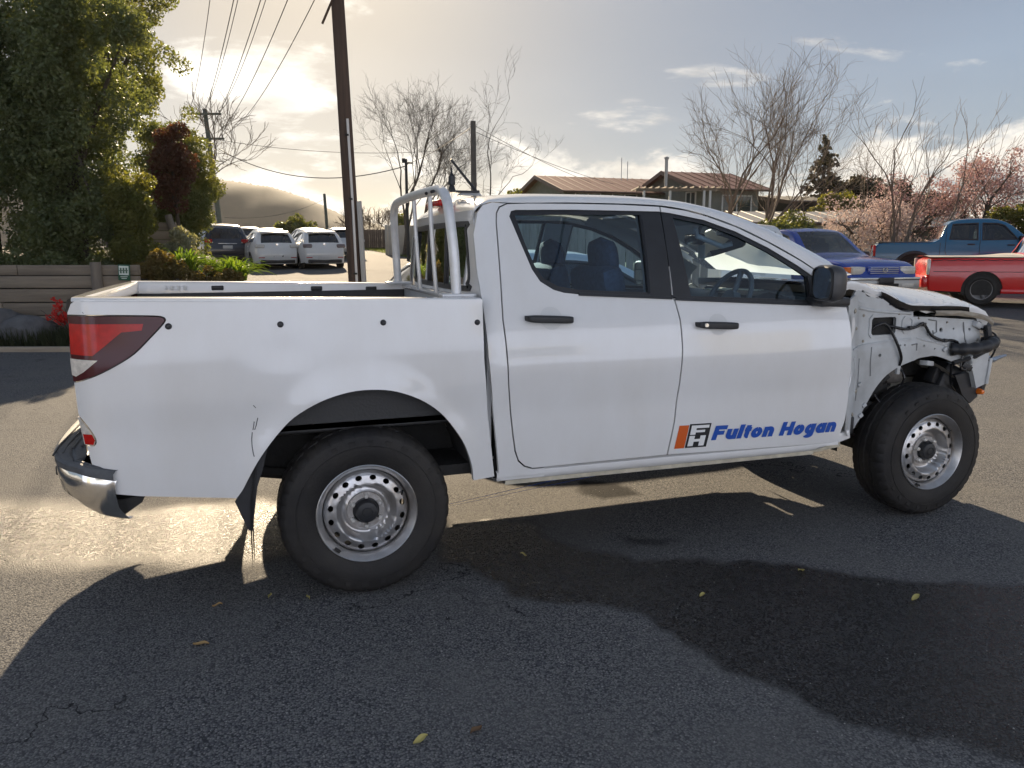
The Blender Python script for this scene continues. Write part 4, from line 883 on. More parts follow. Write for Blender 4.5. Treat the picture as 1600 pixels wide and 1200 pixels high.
hi = MB().prism([(2.70, 1.23), (2.74, 1.30), (2.78, 1.315), (2.82, 1.27), (2.98, 1.245), (2.98, 1.215)], -.735, -.72); hi.box((2.86, -.72, 1.285), (.16, .03, .012), rot=(0, R(12), 0)).build('bonnet_hinge', PAINT_IN, UTE)
MB().prism([(2.60, 1.22), (2.68, 1.27), (2.90, 1.26), (2.95, 1.19), (2.70, 1.15)], -.66, .66).build('cowl_panel', BLACK, UTE)
MB().box((3.25, 0, .92), (.8, 1.0, .38), r=.08).build('engine_block', DARK, UTE)

# bent brackets, torn strips and dark hardware left round the stripped nose
rg = np.random.default_rng(5)
for k, (x, y, z, sx, sy, sz, ry, m_) in enumerate(((3.70, -.70, 1.075, .10, .05, .035, 20, PAINT_IN), (3.745, -.735, 1.03, .03, .04, .10, -14, BLACK), (3.775, -.71, .975, .05, .06, .05, 30, BLACK), (3.775, -.73, .80, .02, .05, .16, 6, PAINT_IN), (3.66, -.735, .885, .10, .02, .05, -12, PAINT_IN), (3.60, -.74, .835, .07, .02, .035, 30, BLACK), (3.33, -.70, .865, .08, .05, .03, 8, PAINT_IN), (3.47, -.62, .78, .05, .06, .10, 15, BLACK), (3.43, -.60, .70, .035, .05, .035, 0, BLACK), (2.985, -.70, .79, .10, .06, .05, -40, DARK), (3.02, -.62, .70, .16, .06, .07, -15, DARK), (2.94, -.66, .60, .06, .04, .12, 25, DARK), (3.78, -.66, .69, .04, .10, .08, 10, BLACK))):
    MB().box((x, y, z), (sx, sy, sz), rot=(rg.uniform(-.2, .2), R(ry), rg.uniform(-.3, .3)), r=.006).build('bent_bracket', m_, UTE)
ts = [[(2.602+.012*math.sin(z*17)+.006*math.sin(z*53), -.872+.02*math.sin(z*9)*(z < .9)-.0*z, z), (2.622+.014*math.sin(z*23+1), -.862, z)] for z in np.linspace(.52, 1.20, 40)]
MB().grid(ts).build('torn_wing_edge', PAINT, UTE, 60)
for pts in ([(3.10, -.70, .87), (3.13, -.74, .80), (3.10, -.72, .73), (3.02, -.69, .70)], [(2.95, -.71, .70), (2.97, -.74, .65), (3.0, -.73, .60)], [(3.70, -.72, 1.06), (3.78, -.76, 1.02), (3.80, -.75, .93), (3.77, -.74, .86)], [(3.50, -.72, .85), (3.53, -.70, .74), (3.60, -.68, .68)]):
    MB().tube(curve2(pts, 5), .006, 6).build('loose_cable', GLOSSBLACK, UTE, 60)
# ================================================================ trees and plants
def leaf_cloud(C, Rr, n, size, flat=.35, stretch=1.7):
    """n leaf rhombs spread round clump centres C with radii Rr"""
    C = np.asarray(C, float); Rr = np.asarray(Rr, float); k = RNG.choice(len(C), n, p=Rr**2/np.sum(Rr**2))
    g = RNG.normal(0, 1, (n, 3)); g /= np.linalg.norm(g, axis=1)[:, None]; rad = RNG.uniform(.25, 1, n)**.5
    P = C[k]+g*(Rr[k]*rad)[:, None]*np.array([1, 1, .85])
    nrm = RNG.normal(0, 1, (n, 3))+g*.6+np.array([0, 0, flat]); nrm /= np.linalg.norm(nrm, axis=1)[:, None]
    t = np.cross(nrm, RNG.normal(0, 1, (n, 3))); t /= np.linalg.norm(t, axis=1)[:, None]; bb = np.cross(nrm, t)
    sz = size*RNG.uniform(.6, 1.3, n)[:, None]; V = np.concatenate([P-t*sz*stretch*.5, P+bb*sz*.5, P+t*sz*stretch*.5, P-bb*sz*.5]); i = np.arange(n)
    return V, np.stack([i, i+n, i+2*n, i+3*n], 1)
def crown_clumps(c, rad, n, shell=.55, rr=(.25, .5), lump=.22, seed=0):
    out = []; R_ = []
    for k in range(n):
        v = RNG.normal(0, 1, 3); v /= np.linalg.norm(v); f = RNG.uniform(shell**3, 1)**(1/3)
        f *= 1+lump*math.sin(v[0]*5+seed)*math.sin(v[1]*4+seed*2)*1.3+lump*.5*math.sin(v[2]*7+seed*3)
        out.append((c[0]+v[0]*rad[0]*f, c[1]+v[1]*rad[1]*f, c[2]+v[2]*rad[2]*f)); R_.append(RNG.uniform(*rr))
    return out, R_
BARK = mat('bark', (.11, .085, .065), .9, col2=(.055, .045, .035), vscale=18, bump=.7, bscale=40, stretch=(1, 1, .2))
BARK_D = mat('dark_twig', (.095, .080, .070), .9, var=.3, vscale=10)
BARK_P = mat('pale_twig', (.20, .155, .115), .9, col2=(.12, .09, .07), vscale=6)
def leafy(name, label, cat, loc, rad, zc, nclump, nleaf, size, lm, trunk_r=.12, rr=(.25, .5), shell=.5, lump=.22, group=None, seed=0, flat=.35, limbs=9, extra=()):
    t = thing(name, label, cat, loc, 0, group)
    C, R_ = crown_clumps((0, 0, zc), rad, nclump, shell, rr, lump, seed)
    for e in extra: C.append(e[:3]); R_.append(e[3])
    tr = MB().tube([(0, 0, -.1), (.03, .02, zc*.4), (-.03, .04, zc*.8), (0, 0, zc+rad[2]*.5)], [trunk_r, trunk_r*.8, trunk_r*.55, trunk_r*.15], 8); tr.build('trunk', BARK, t)
    br = MB()
    for k in range(limbs):
        q = C[int(RNG.integers(len(C)))]; b = zc*RNG.uniform(.35, .9); m = (q[0]*.5, q[1]*.5, (b+q[2])*.5+.1)
        br.tube([(0, 0, b), m, q], [trunk_r*.4, trunk_r*.25, .008], 5)
    br.build('limbs', BARK, t)
    V, F = leaf_cloud(C, R_, nleaf, size, flat); raw_mesh('crown', V, F, lm, t, 0)
    return t
G_DARK = mat('leaf_dark_green', (.088, .118, .060), .5, trans=.40, col2=(.135, .158, .070), vscale=2.2)
G_MID = mat('leaf_mid_green', (.085, .12, .045), .55, trans=.38, col2=(.17, .175, .06), vscale=2.5)
G_YEL = mat('leaf_yellow_green', (.15, .15, .040), .55, trans=.45, col2=(.085, .105, .03), vscale=2.5)
G_RED = mat('leaf_copper_red', (.13, .048, .034), .6, trans=.3, col2=(.075, .045, .03), vscale=3)
G_CON = mat('leaf_conifer', (.035, .036, .022), .7, trans=.12, col2=(.055, .045, .028), vscale=1.5)
PINK = mat('blossom_pink', (.56, .44, .41), .7, trans=.22, col2=(.62, .50, .46), vscale=3, tint=(1.1, 1.05, 1.0))
PINK2 = mat('blossom_deep_pink', (.42, .24, .23), .7, trans=.22, col2=(.52, .38, .36), vscale=3, tint=(1.1, 1.0, 1.0))
DRY = mat('leaf_dry_brown', (.16, .11, .035), .7, trans=.4, col2=(.10, .09, .03), vscale=5)

leafy('evergreen_tree', 'tall dense dark evergreen tree at the left edge behind the timber wall', 'tree', yard(-9.9, 14.9, 1.1), (1.9, 1.5, 3.6), 3.3, 230, 90000, .043, G_DARK, .2, (.22, .55), .3, .2, 'evergreen trees above the timber wall', 1)
leafy('evergreen_tree', 'tall dark evergreen tree right of the others, its top leaning over the garden', 'tree', yard(-8.05, 14.6, 1.1), (1.15, 1.2, 3.0), 2.75, 210, 90000, .042, G_DARK, .18, (.20, .48), .3, .2, 'evergreen trees above the timber wall', 4)
leafy('evergreen_tree', 'leafy top of the taller olive-green tree with one bough reaching right', 'tree', yard(-13.7, 27, .75), (2.0, 1.9, 3.4), 8.55, 160, 52000, .070, G_MID, .26, (.36, .68), .5, .2, 'evergreen trees above the timber wall', 6, extra=[(1.67, -.5, 7.5, .47), (2.2, -.67, 7.1, .43), (2.6, -.83, 6.8, .40), (1.5, -.5, 8.2, .5), (1.85, -.6, 8.3, .37), (1.3, -.5, 5.5, .6), (1.6, -.5, 4.4, .6), (1.2, -.4, 3.4, .6)])
leafy('garden_shrub', 'sunlit yellow-green shrub at the right edge of the dark evergreens', 'shrub', yard(-6.72, 13.9, 1.1), (.34, .45, .95), 1.0, 60, 22000, .034, G_YEL, .05, (.14, .26), .3, .15, None, 8)
leafy('garden_shrub', 'tall clipped green shrub with sunlit edge in front of the far power pole', 'shrub', yard(-8.2, 19.6, 1.1), (.88, .9, 1.72), 1.85, 130, 50000, .038, G_MID, .09, (.20, .40), .4, .15, None, 9)
leafy('copper_shrub', 'copper-red leaved shrub between the green garden shrubs', 'shrub', yard(-7.75, 18.3, 1.1), (.40, .4, .95), 2.25, 40, 7500, .045, G_RED, .05, (.16, .28), .3, .15, None, 11)
leafy('garden_shrub', 'small dry brown and yellow shrub beside the strap-leaved plants', 'shrub', yard(-5.9, 12.95, 1.05), (.42, .3, .25), .22, 26, 5000, .035, DRY, .02, (.10, .18), .3, .1, None, 12, limbs=4)
leafy('garden_shrub', 'low brown leaf litter shrub in front of the strap-leaved plants', 'shrub', yard(-5.05, 12.95, .95), (.55, .25, .16), .12, 24, 4200, .034, DRY, .02, (.08, .14), .3, .1, None, 13, limbs=4)
leafy('garden_shrub', 'white-flowering low shrub under the yellow-green shrub', 'shrub', yard(-6.15, 14.6, 1.1), (.30, .3, .42), .42, 26, 3600, .035, mat('leaf_silver', (.36, .36, .30), .6, trans=.3, col2=(.16, .18, .10), vscale=12), .03, (.10, .18), .3, .1, None, 14, limbs=4)
leafy('round_bush', 'round green bush beyond the two white hatchbacks', 'shrub', yard(-14.0, 52, 1.7), (1.2, 1.0, .9), 1.1, 50, 5000, .13, G_MID, .08, (.25, .45), .4, .15, None, 15)
leafy('ivy_hedge', 'low trailing ground cover along the top of the timber wall', 'hedge', yard(-8.6, 12.95, 1.15), (2.7, .3, .22), .10, 90, 15000, .036, G_DARK, .02, (.10, .20), .2, .1, None, 16, limbs=3)
leafy('round_bush', 'bushy dark green shrub at the foot of the large bare tree', 'shrub', yard(6.6, 19.3, .4), (.95, .8, .75), 1.15, 70, 13000, .055, G_MID, .06, (.2, .36), .4, .15, None, 17)
leafy('conifer', 'dark pointed conifer rising behind the blossom trees', 'tree', yard(17.6, 45, 1.4), (1.0, 1.0, 2.1), 3.6, 10, 1500, .2, G_CON, .14, (.3, .5), .3, .1, None, 18, extra=[(RNG.uniform(-1, 1)*(6.4-z)*.28, RNG.uniform(-1, 1)*(6.4-z)*.28, z, .16+(6.4-z)*.085) for z in np.linspace(1.2, 6.35, 90)])
for k, (s, d, w, h) in enumerate(((20.0, 46, 1.4, 1.7), (22.3, 46.5, 1.3, 1.5), (24.8, 47, 1.6, 1.3))):
    leafy('dark_tree', ['round dark tree right of the pointed conifer', 'dark tree second to the right of the conifer', 'dark tree partly hidden behind the pink blossom'][k], 'tree', yard(s, d, 1.4), (w, w, h), 2.6-.3*k, 60, 7000, .13, G_CON, .14, (.35, .6), .4, .2, 'dark trees behind the blossom', 20+k)
leafy('round_bush', 'yellow-green shrub in front of the pointed conifer', 'shrub', yard(16.0, 39, 1.2), (1.3, 1, .9), 2.0, 50, 6500, .10, G_YEL, .06, (.25, .45), .4, .15, None, 24)
leafy('round_bush', 'bright yellow-green hedge bush behind the blue pickup cab', 'shrub', yard(17.3, 26.2, .7), (1.7, 1.0, .85), 1.55, 80, 12000, .07, G_YEL, .06, (.22, .4), .4, .15, None, 25)
leafy('round_bush', 'small green shrub left of the red-roofed house', 'shrub', yard(.15, 42, 1.3), (.85, .8, .8), 2.4, 40, 3800, .11, G_MID, .06, (.2, .4), .4, .2, None, 26)
leafy('round_bush', 'reddish brown shrub behind the roof antenna', 'shrub', yard(-1.0, 36, 1.1), (.9, .8, .7), 2.1, 40, 3800, .10, G_RED, .06, (.2, .4), .4, .2, None, 27)
leafy('round_bush', 'small green tree beside the far white fence', 'shrub', yard(-6.6, 46, 1.4), (.55, .5, .75), 1.3, 30, 2600, .10, G_MID, .05, (.2, .35), .4, .2, None, 28)
leafy('round_bush', 'low green bush between blossom tree and blue pickup', 'shrub', yard(11.4, 23.0, .6), (1.2, .5, .3), .35, 34, 4000, .05, G_YEL, .03, (.14, .24), .4, .15, None, 29, limbs=3)

def bare(name, label, loc, h, spread, seed, m=BARK_D, r0=.11, levels=5, split=3, lean=(0, 0), fork=.25, twig=.006, group=None, upw=.25, stems=1, blossom=None):
    rs = np.random.default_rng(seed); t = thing(name, label, 'tree', loc, 0, group); tk = MB(); br = MB(); tips = []
    def grow(p, d, ln, r, lv):
        n = 4 if lv < 3 else 3; path = [p]; q = p; dd = d
        for i in range(n):
            dd = unit(dd+rs.normal(0, .11+.03*lv, 3)+np.array((0, 0, upw*.18))); q = q+dd*ln/n; path.append(q)
        r1 = max(twig*.6, r*.62); rad = [r+(r1-r)*i/n for i in range(n+1)]
        (tk if lv == 0 else br).tube(path, rad, 7 if lv == 0 else (5 if lv < 3 else 3), False)
        if lv >= levels: tips.append(q); return
        k = split+(1 if rs.random() < .4 else 0)
        for j in range(k):
            f = 1.0 if j == 0 else rs.uniform(.35, 1.0); i0 = min(n-1, int(f*n)); a = path[i0]+(path[i0+1]-path[i0])*(f*n-i0) if f < 1 else path[-1]
            ax = rs.normal(0, 1, 3); ax = unit(ax-dd*(ax@dd)); ang = rs.uniform(.25, .75)*spread*(.5 if j == 0 else 1)
            nd_ = unit(dd*math.cos(ang)+ax*math.sin(ang)+np.array((0, 0, upw*.35)))
            grow(a, nd_, ln*rs.uniform(.62, .85), max(twig, r1*(.9 if j == 0 else .68)), lv+1)
    for k in range(stems):
        a = 2*math.pi*k/max(1, stems)+seed; o = 0 if stems == 1 else .38
        grow(np.array((0, 0, -.1)), unit((lean[0]*FH.y*0+lean[0]*RH.x+o*math.cos(a), lean[0]*RH.y+o*math.sin(a), 1)), h*fork, r0, 0)
    tk.build('trunk', m, t, 60); b = br.build('branches', m, t, 0)
    if blossom:
        bm_, n, sz, rr_ = blossom; C = np.array(tips); V, F = leaf_cloud(C, np.full(len(C), rr_), n, sz, .3, 1.2); raw_mesh('blossom', V, F, bm_, t, 0)
    return t
bare('bare_tree', 'tall bare twiggy tree directly right of the near power pole', yard(-5.5, 40), 9.4, .80, 3, r0=.13, levels=6, split=3, lean=(-.10, 0), fork=.30, twig=.0042, group='bare trees beyond the road')
bare('bare_tree', 'tall bare tree with rounded crown left of the short wooden pole', yard(-4.6, 42), 9.0, .74, 5, r0=.11, levels=6, split=3, lean=(.05, 0), fork=.30, twig=.0042, group='bare trees beyond the road')
bare('bare_tree', 'slim bare tree leaning right beside the short wooden pole', yard(-1.1, 35), 7.2, .75, 12, r0=.07, levels=6, split=2, lean=(.05, 0), fork=.34, twig=.005, group='bare trees beyond the road')
bare('bare_tree', 'small bare tree between the round-crowned tree and the wooden pole', yard(-2.8, 38), 6.0, .85, 15, r0=.05, levels=6, split=2, fork=.34, twig=.005, group='bare trees beyond the road')
bare('bare_tree', 'faint bare branches showing behind the clipped green shrub', yard(-11.4, 27, 1.0), 7.2, .75, 21, BARK_P, r0=.09, levels=5, split=3, lean=(.25, 0), fork=.32, twig=.009)
for k, (s, d) in enumerate(((-10.6, 54), (-9.4, 52), (-8.0, 53))):
    bare('bare_shrub', ['leafless shrub left of the near power pole foot', 'leafless shrub just right of the near power pole', 'leafless shrub above the brown paling fence'][k], yard(s, d), 3.6, .7, 31+k, BARK_P, r0=.05, levels=4, split=3, stems=3, fork=.3, twig=.012, group='leafless shrubs along the far fence')
bare('bare_tree', 'large bare multi-stemmed tree in front of the red-roofed house', yard(6.0, 20.3), 5.7, .60, 42, BARK_P, r0=.060, levels=5, split=3, stems=5, fork=.34, twig=.0032, upw=.25)
bare('bare_tree', 'thin bare tree with long shoots leaning right over the blossom', yard(10.9, 22.6), 4.9, .55, 51, BARK_P, r0=.05, levels=4, split=2, stems=5, lean=(.35, 0), fork=.40, twig=.005, upw=.35, group='thin bare trees by the blossom')
bare('bare_tree', 'thin upright bare tree between the conifer and the pink blossom', yard(9.9, 23.6), 4.3, .6, 57, BARK_P, r0=.045, levels=5, split=2, stems=2, fork=.40, twig=.005, upw=.35, group='thin bare trees by the blossom')
bare('blossom_tree', 'low spreading blossom tree in pale pink flower behind the blue four-wheel drive', yard(11.3, 24.6), 3.0, 1.25, 61, BARK_D, r0=.09, levels=4, split=3, stems=3, fork=.34, twig=.006, upw=.0, lean=(-.25, 0), blossom=(PINK, 9000, .050, .22))
bare('blossom_tree', 'deep pink blossom tree at the right edge above the blue pickup', yard(17.0, 28.5), 5.0, 1.0, 67, BARK_D, r0=.12, levels=4, split=3, stems=3, fork=.34, twig=.008, upw=.12, blossom=(PINK2, 9000, .060, .26))
bare('blossom_tree', 'smaller deep pink blossom tree left of the one at the edge', yard(14.6, 29.5), 3.9, 1.0, 71, BARK_D, r0=.09, levels=4, split=3, stems=3, fork=.34, twig=.008, upw=.08, blossom=(PINK2, 6000, .060, .24))

def strap_plant(label, loc, n, L_, seed):
    rs = np.random.default_rng(seed); t = thing('strap_leaf_plant', label, 'plant', loc, 0, 'strap-leaved garden plants'); mb = MB()
    for k in range(n):
        a = rs.uniform(0, 2*math.pi); ln = L_*rs.uniform(.6, 1.1); tilt = rs.uniform(.15, .95); b = np.array((rs.normal(0, .09), rs.normal(0, .09), 0)); w = rs.uniform(.012, .02); rows = []
        for i in range(6):
            f = i/5; r = ln*f*math.sin(tilt)*(1+.25*f); z = ln*f*math.cos(tilt)*(1-.30*f*f)-ln*.35*f**3*math.sin(tilt); ww = w*(1-f**3)+.001
            c = b+np.array((r*math.cos(a), r*math.sin(a), z)); p = np.array((-math.sin(a), math.cos(a), 0)); rows.append([c-p*ww, c+np.array((0, 0, -.006)), c+p*ww])
        mb.grid(rows)
    me = bpy.data.meshes.new('leaves'); me.from_pydata(mb.v, [], mb.f); o = link('leaves', me, mat('strap_leaf', (.075, .15, .022), .4, trans=.45, col2=(.13, .19, .03), vscale=5), t, 0); tag(o, kind='stuff')
    return t
strap_plant('bright green strap-leaved plant nearest the timber wall end', yard(-5.55, 13.3, 1.18), 120, .62, 1)
strap_plant('broad bright green strap-leaved plant furthest right in the garden bed', yard(-4.78, 13.4, 1.02), 190, .66, 2)
strap_plant('yellowing strap-leaved plant between two green ones', yard(-5.25, 13.75, 1.15), 70, .5, 3)
# red-leaved low shrub, boulder, grass tussocks under the wall
rsb = thing('red_flower_shrub', 'low shrub with bright red flowers in front of the timber wall', 'shrub', yard(-6.72, 11.75, .05)); 
mbb = MB()
for k in range(14): a = k*.45; mbb.tube([(0, 0, 0), (.12*math.cos(a), .06*math.sin(a), .35), (.38*math.cos(a), .16*math.sin(a), .52+.1*math.sin(k*2.1))], [.012, .008, .004], 5)
mbb.build('stems', BARK_D, rsb)
V, F = leaf_cloud([(RNG.normal(0, .22), RNG.normal(0, .1), .40+abs(RNG.normal(0, .14))) for k in range(34)], [RNG.uniform(.03, .07) for k in range(34)], 1300, .026); raw_mesh('flowers', V, F, mat('flower_red', (.55, .03, .025), .6, trans=.3), rsb, 0)
def boulder(label, loc, sz, seed, m):
    rs = np.random.default_rng(seed); bm = bmesh.new(); bmesh.ops.create_icosphere(bm, subdivisions=3, radius=1)
    dirs = rs.normal(0, 1, (14, 3)); dirs /= np.linalg.norm(dirs, axis=1)[:, None]; lim = rs.uniform(.72, .95, 14)
    for v in bm.verts:
        p = np.array(v.co)
        for d_, l_ in zip(dirs, lim):
            q = p@d_
            if q > l_: p = p-d_*(q-l_)*.9
        v.co = Vector(p*np.array(sz)+rs.normal(0, .01, 3))
    me = bpy.data.meshes.new('boulder'); bm.to_mesh(me); bm.free(); o = link('boulder', me, m, None, 40); o.location = loc; return tag(o, label, 'rock', 'boulders below the timber wall')
ROCK = mat('rock_grey', (.14, .14, .145), .85, col2=(.08, .08, .085), vscale=5, bump=.6, bscale=25)
boulder('larger grey boulder at the left edge below the timber wall', yard(-8.0, 11.75, .35), (.62, .45, .38), 3, ROCK)
boulder('smaller grey boulder between the larger one and the red flowers', yard(-7.35, 11.7, .28), (.48, .35, .28), 5, ROCK)
grass_patch('garden_edge_tussocks', 'dark grassy tussocks along the kerb below the timber wall', [(-9.5, 11.35), (-6.0, 11.35), (-6.0, 11.8), (-9.5, 11.8)], 6000, .30, mat('tussock', (.03, .04, .018), .8, trans=.2))

# ================================================================ timber wall, kerb, sign, fences
SLEEPER = mat('weathered_sleeper', (.36, .30, .23), .9, col2=(.22, .18, .14), vscale=3.5, bump=.8, bscale=22, stretch=(.25, 3, 3), orand=.28)
def yard_thing(name, label, cat, s, d, z=None, rz=0, group=None): return thing(name, label, cat, yard(s, d, z), -YAW+rz, group)   # local +x runs to the right, +y away
wl = yard_thing('retaining_wall', 'weathered horizontal timber retaining wall at the left', 'wall', -5.86, 12.3, .05)
zz = 0.0
for k, h in enumerate((.24, .22, .21, .22, .20, .17)):
    off = (0, .9, .3, 1.2, .5, .0)[k]; x = 0.0
    for L_ in (1.9+off, 2.4, 2.4, 2.4):
        b = MB().box((x-L_/2, RNG.uniform(-.012, .012), zz+h/2), (L_-.012, .10, h-.014), rot=(0, RNG.uniform(-.004, .004), 0), r=.012); b.build('sleeper', SLEEPER, wl); x -= L_
    zz += h
for x in (-.62, -3.1, -5.5): MB().tube([(x, -.12, -.1), (x, -.115, .8), (x-.01, -.11, 1.30)], [.085, .083, .08], 14).build('post', mat('round_post', (.23, .20, .165), .9, col2=(.15, .13, .11), vscale=6, bump=.5, bscale=40, stretch=(2, 2, .3)), wl)
kb = yard_thing('timber_edging', 'low timber edging along the garden foot at the left', 'edging', -5.9, 11.2, .02)
for x in (-.9, -2.9, -4.9): MB().box((x, RNG.uniform(-.02, .02), .06), (1.94, .12, .14), r=.015).build('edging_sleeper', SLEEPER, kb)
sg = yard_thing('wall_sign', 'small green and white notice fixed to the timber wall end', 'sign', -6.035, 12.155, 1.07)
MB().box((0, 0, .12), (.185, .012, .245), rot=(0, R(2.5), 0), r=.004).build('sign_board', mat('sign_green', (.02, .10, .055), .5), sg)
MB().box((.001, -.009, .152), (.150, .004, .140), rot=(0, R(2.5), 0)).build('sign_panel', mat('sign_white', (.66, .72, .66), .5), sg)
for i in range(3): MB().box((-.044+.044*i, -.013, .150), (.026, .003, .085), rot=(0, R(2.5), 0)).build('sign_figure', mat('sign_mark', (.10, .17, .12), .6), sg)
MB().box((0, -.013, .150), (.135, .0035, .014)).build('sign_bar', MATS['sign_mark'], sg)
for i, w in enumerate((.11, .08)): MB().box((-.003, -.0085, .055-.025*i), (w, .003, .010)).build('sign_line', MATS['sign_white'], sg)
w2 = yard_thing('retaining_wall', 'short timber wall with leaning post behind the strap-leaved plants', 'wall', -7.6, 17.6, 1.0)
for k in range(6): MB().box((-.20, 0, .10+.19*k), (.62, .06, .18), r=.008).build('sleeper', SLEEPER, w2)
MB().tube([(.30, -.09, -.05), (.13, -.07, .6), (-.02, -.06, 1.30)], .075, 12).build('post', MATS['round_post'], w2)

def fence(name, label, p0, p1, h, bw, m, rail_m=None, gap=.012, var=.02, sd=1):
    a = yard(*p0); b = yard(*p1); L_ = math.hypot(b.x-a.x, b.y-a.y); ang = math.atan2(b.y-a.y, b.x-a.x); t = thing(name, label, 'fence', a, ang)
    n = int(L_/(bw+gap)); dz = (b.z-a.z)/L_; me = None
    for k in range(n):
        x = (k+.5)*(bw+gap)
        if k == 0:
            o = MB().box((0, 0, h/2), (bw, .02, h), r=.004).build('paling', m, t); me = o.data
        else:
            o = bpy.data.objects.new('paling', me); COL.objects.link(o); o.parent = t
        o.location = (x, RNG.uniform(-.006, .006), dz*x+RNG.uniform(-var, var)-.03); o.rotation_euler = (0, RNG.uniform(-.006, .006), 0)
    for z in (.35, h-.3): MB().box((L_/2, .035*sd, z+dz*L_/2), (L_, .05, .09), rot=(0, -math.atan(dz), 0)).build('rail', rail_m or m, t)
    return t
PAL = mat('grey_paling', (.30, .28, .24), .9, col2=(.19, .175, .15), vscale=5, bump=.5, bscale=30, stretch=(4, 4, .4), orand=.2)
fence('paling_fence', 'grey vertical paling fence seen through the cab windows', (-.55, 15.2), (3.7, 14.5), 1.85, .14, PAL)
fence('paling_fence', 'brown paling fence beyond the road right of the near power pole', (-10.0, 51.5), (-7.3, 50), 1.25, .16, mat('brown_paling', (.15, .11, .085), .9, var=.25, vscale=3))
fence('paling_fence', 'pale grey fence panel behind the sports hoop', (-6.6, 41), (-3.0, 38.5), 1.55, .20, mat('pale_paling', (.42, .40, .36), .85, var=.12, vscale=3))
fence('paling_fence', 'low brown fence along the far road behind the near power pole', (-15.5, 55), (-10.2, 52), .95, .2, MATS['brown_paling'])

# ================================================================ poles and wires
POLE = mat('pole_timber', (.115, .075, .055), .9, col2=(.06, .042, .034), vscale=5, bump=.7, bscale=26, stretch=(3, 3, .15))
POLE_G = mat('pole_grey_green', (.10, .12, .105), .85, var=.25, vscale=5, bump=.4, bscale=20)
def pole(label, s, d, h, r, m=POLE, lean=0, arms=(), zb=None, name='power_pole'):
    t = yard_thing(name, label, 'pole', s, d, zb); MB().tube([(0, 0, -.2), (lean*.5, 0, h*.5), (lean, 0, h)], [r, r*.9, r*.78], 16).build('post', m, t)
    for z, w, ins in arms:
        x = lean*z/h; a = MB().box((x, -.16, z), (w, .10, .12), r=.01).build('cross_arm', m, t)
        for k in range(ins):
            q = -w/2+.1+(w-.2)*k/(ins-1); MB().lathe([(0, .16), (.03, .15), (.05, .11), (.03, .08), (.055, .05), (.02, .03), (.015, 0)], (x+q, -.16, z+.06), 10, 'z').build('insulator', mat('insulator', (.09, .10, .10), .3), a)
        for q in (-1, 1): MB().tube([(x, -.16, z-.45), (x+q*w*.28, -.16, z-.05)], .016, 5).build('brace', m, a)
    return t
np_ = pole('tall brown wooden power pole standing behind the ute bed', -2.58, 13.0, 9.2, .118, POLE, -.26, [(8.7, 2.4, 4)])
for k, (x0, z0, z1) in enumerate(((.05, .1, 3.45),)): MB().tube([(x0-.02, -.125, z0), (x0-.05, -.120, 2.0), (x0-.09, -.112, z1)], .021, 10).build('conduit', mat('conduit_white', (.66, .64, .62), .5), np_)
for z in (1.0, 2.2, 3.2): MB().box((.03-.026*z, -.14, z), (.06, .03, .03), r=.004).build('conduit_clip', DARK, np_)
MB().box((.12, -.05, 1.0), (.07, .10, 2.35), rot=(0, R(-1.6), 0), r=.01).build('cable_cover', mat('cover_grey', (.40, .39, .37), .6), np_)
MB().tube([(-.38, -.1, 4.28+.6), (-.1, -.3, 4.95+.35), (.35, -.5, 5.1+.35)], .02, 6).build('stay_bracket', POLE, np_)
pole('far power pole with two cross arms behind the garden shrubs', -16.9, 46, 8.0, .15, POLE_G, -.55, [(7.7, 1.9, 3), (6.35, 1.9, 4)], 1.44)
pole('short far pole beyond the white hatchbacks', -14.0, 60, 3.9, .13, POLE_G, -.15)
pole('dark pole with a lamp bracket among the bare trees', -4.62, 35, 4.4, .075, mat('pole_dark', (.03, .03, .032), .7), 0)
lt = thing('street_lamp', 'small dark lamp head on the slim dark pole', 'lamp', yard(-4.62, 35, 5.25), -YAW); MB().box((.12, 0, .02), (.34, .12, .07), r=.02).build('lamp_head', MATS['pole_dark'], lt); MB().box((-.10, 0, .12), (.14, .1, .2), r=.02).build('bracket', MATS['pole_dark'], lt)
pole('square-cut grey wooden pole right of the bare trees', -1.33, 28, 5.15, .115, mat('pole_grey', (.12, .11, .10), .9, var=.2, vscale=5), 0)
WIRE = mat('wire_black', (.02, .02, .022), .6)
def wire(label, a, b, sag, r=.012, n=26):
    A, B = np.array(yard(*a)[:]), np.array(yard(*b)[:]); P = [A+(B-A)*t-np.array((0, 0, sag*4*t*(1-t))) for t in np.linspace(0, 1, n)]
    o = MB().tube([q-A for q in P], r, 5).build('power_line', WIRE, None, 60); o.location = A; return tag(o, label, 'wire', 'overhead power lines')
for k in range(3): wire(['leftmost overhead wire from the upper cross arm', 'middle overhead wire from the upper cross arm', 'right overhead wire from the upper cross arm'][k], (-17.45-.82+.82*k, 45.8, 9.35), (-4.0+.75*k, 12.9, 9.0), .9, .011)
for k in range(4): wire(['outer left overhead wire from the lower cross arm', 'second overhead wire from the lower cross arm', 'third overhead wire from the lower cross arm', 'rightmost overhead wire from the lower cross arm'][k], (-17.4-.85+.57*k, 45.8, 8.0), (-3.7+.62*k, 12.9, 7.6), .95, .011)
wire('thick service wire sagging from the far pole to the lamp pole', (-16.8, 46, 7.25), (-4.6, 35, 5.15), 1.0, .022)
wire('thin upper service wire from the far pole across to the bare trees', (-16.8, 46, 7.75), (-2.0, 46, 7.3), .5, .012)
wire('wire from the lamp pole up to the square-cut pole', (-4.6, 35, 5.2), (-1.33, 28, 5.75), .1, .012)
wire('service wire from the square-cut pole down to the house', (-1.33, 28, 5.8), (4.2, 42, 5.0), .12, .010)
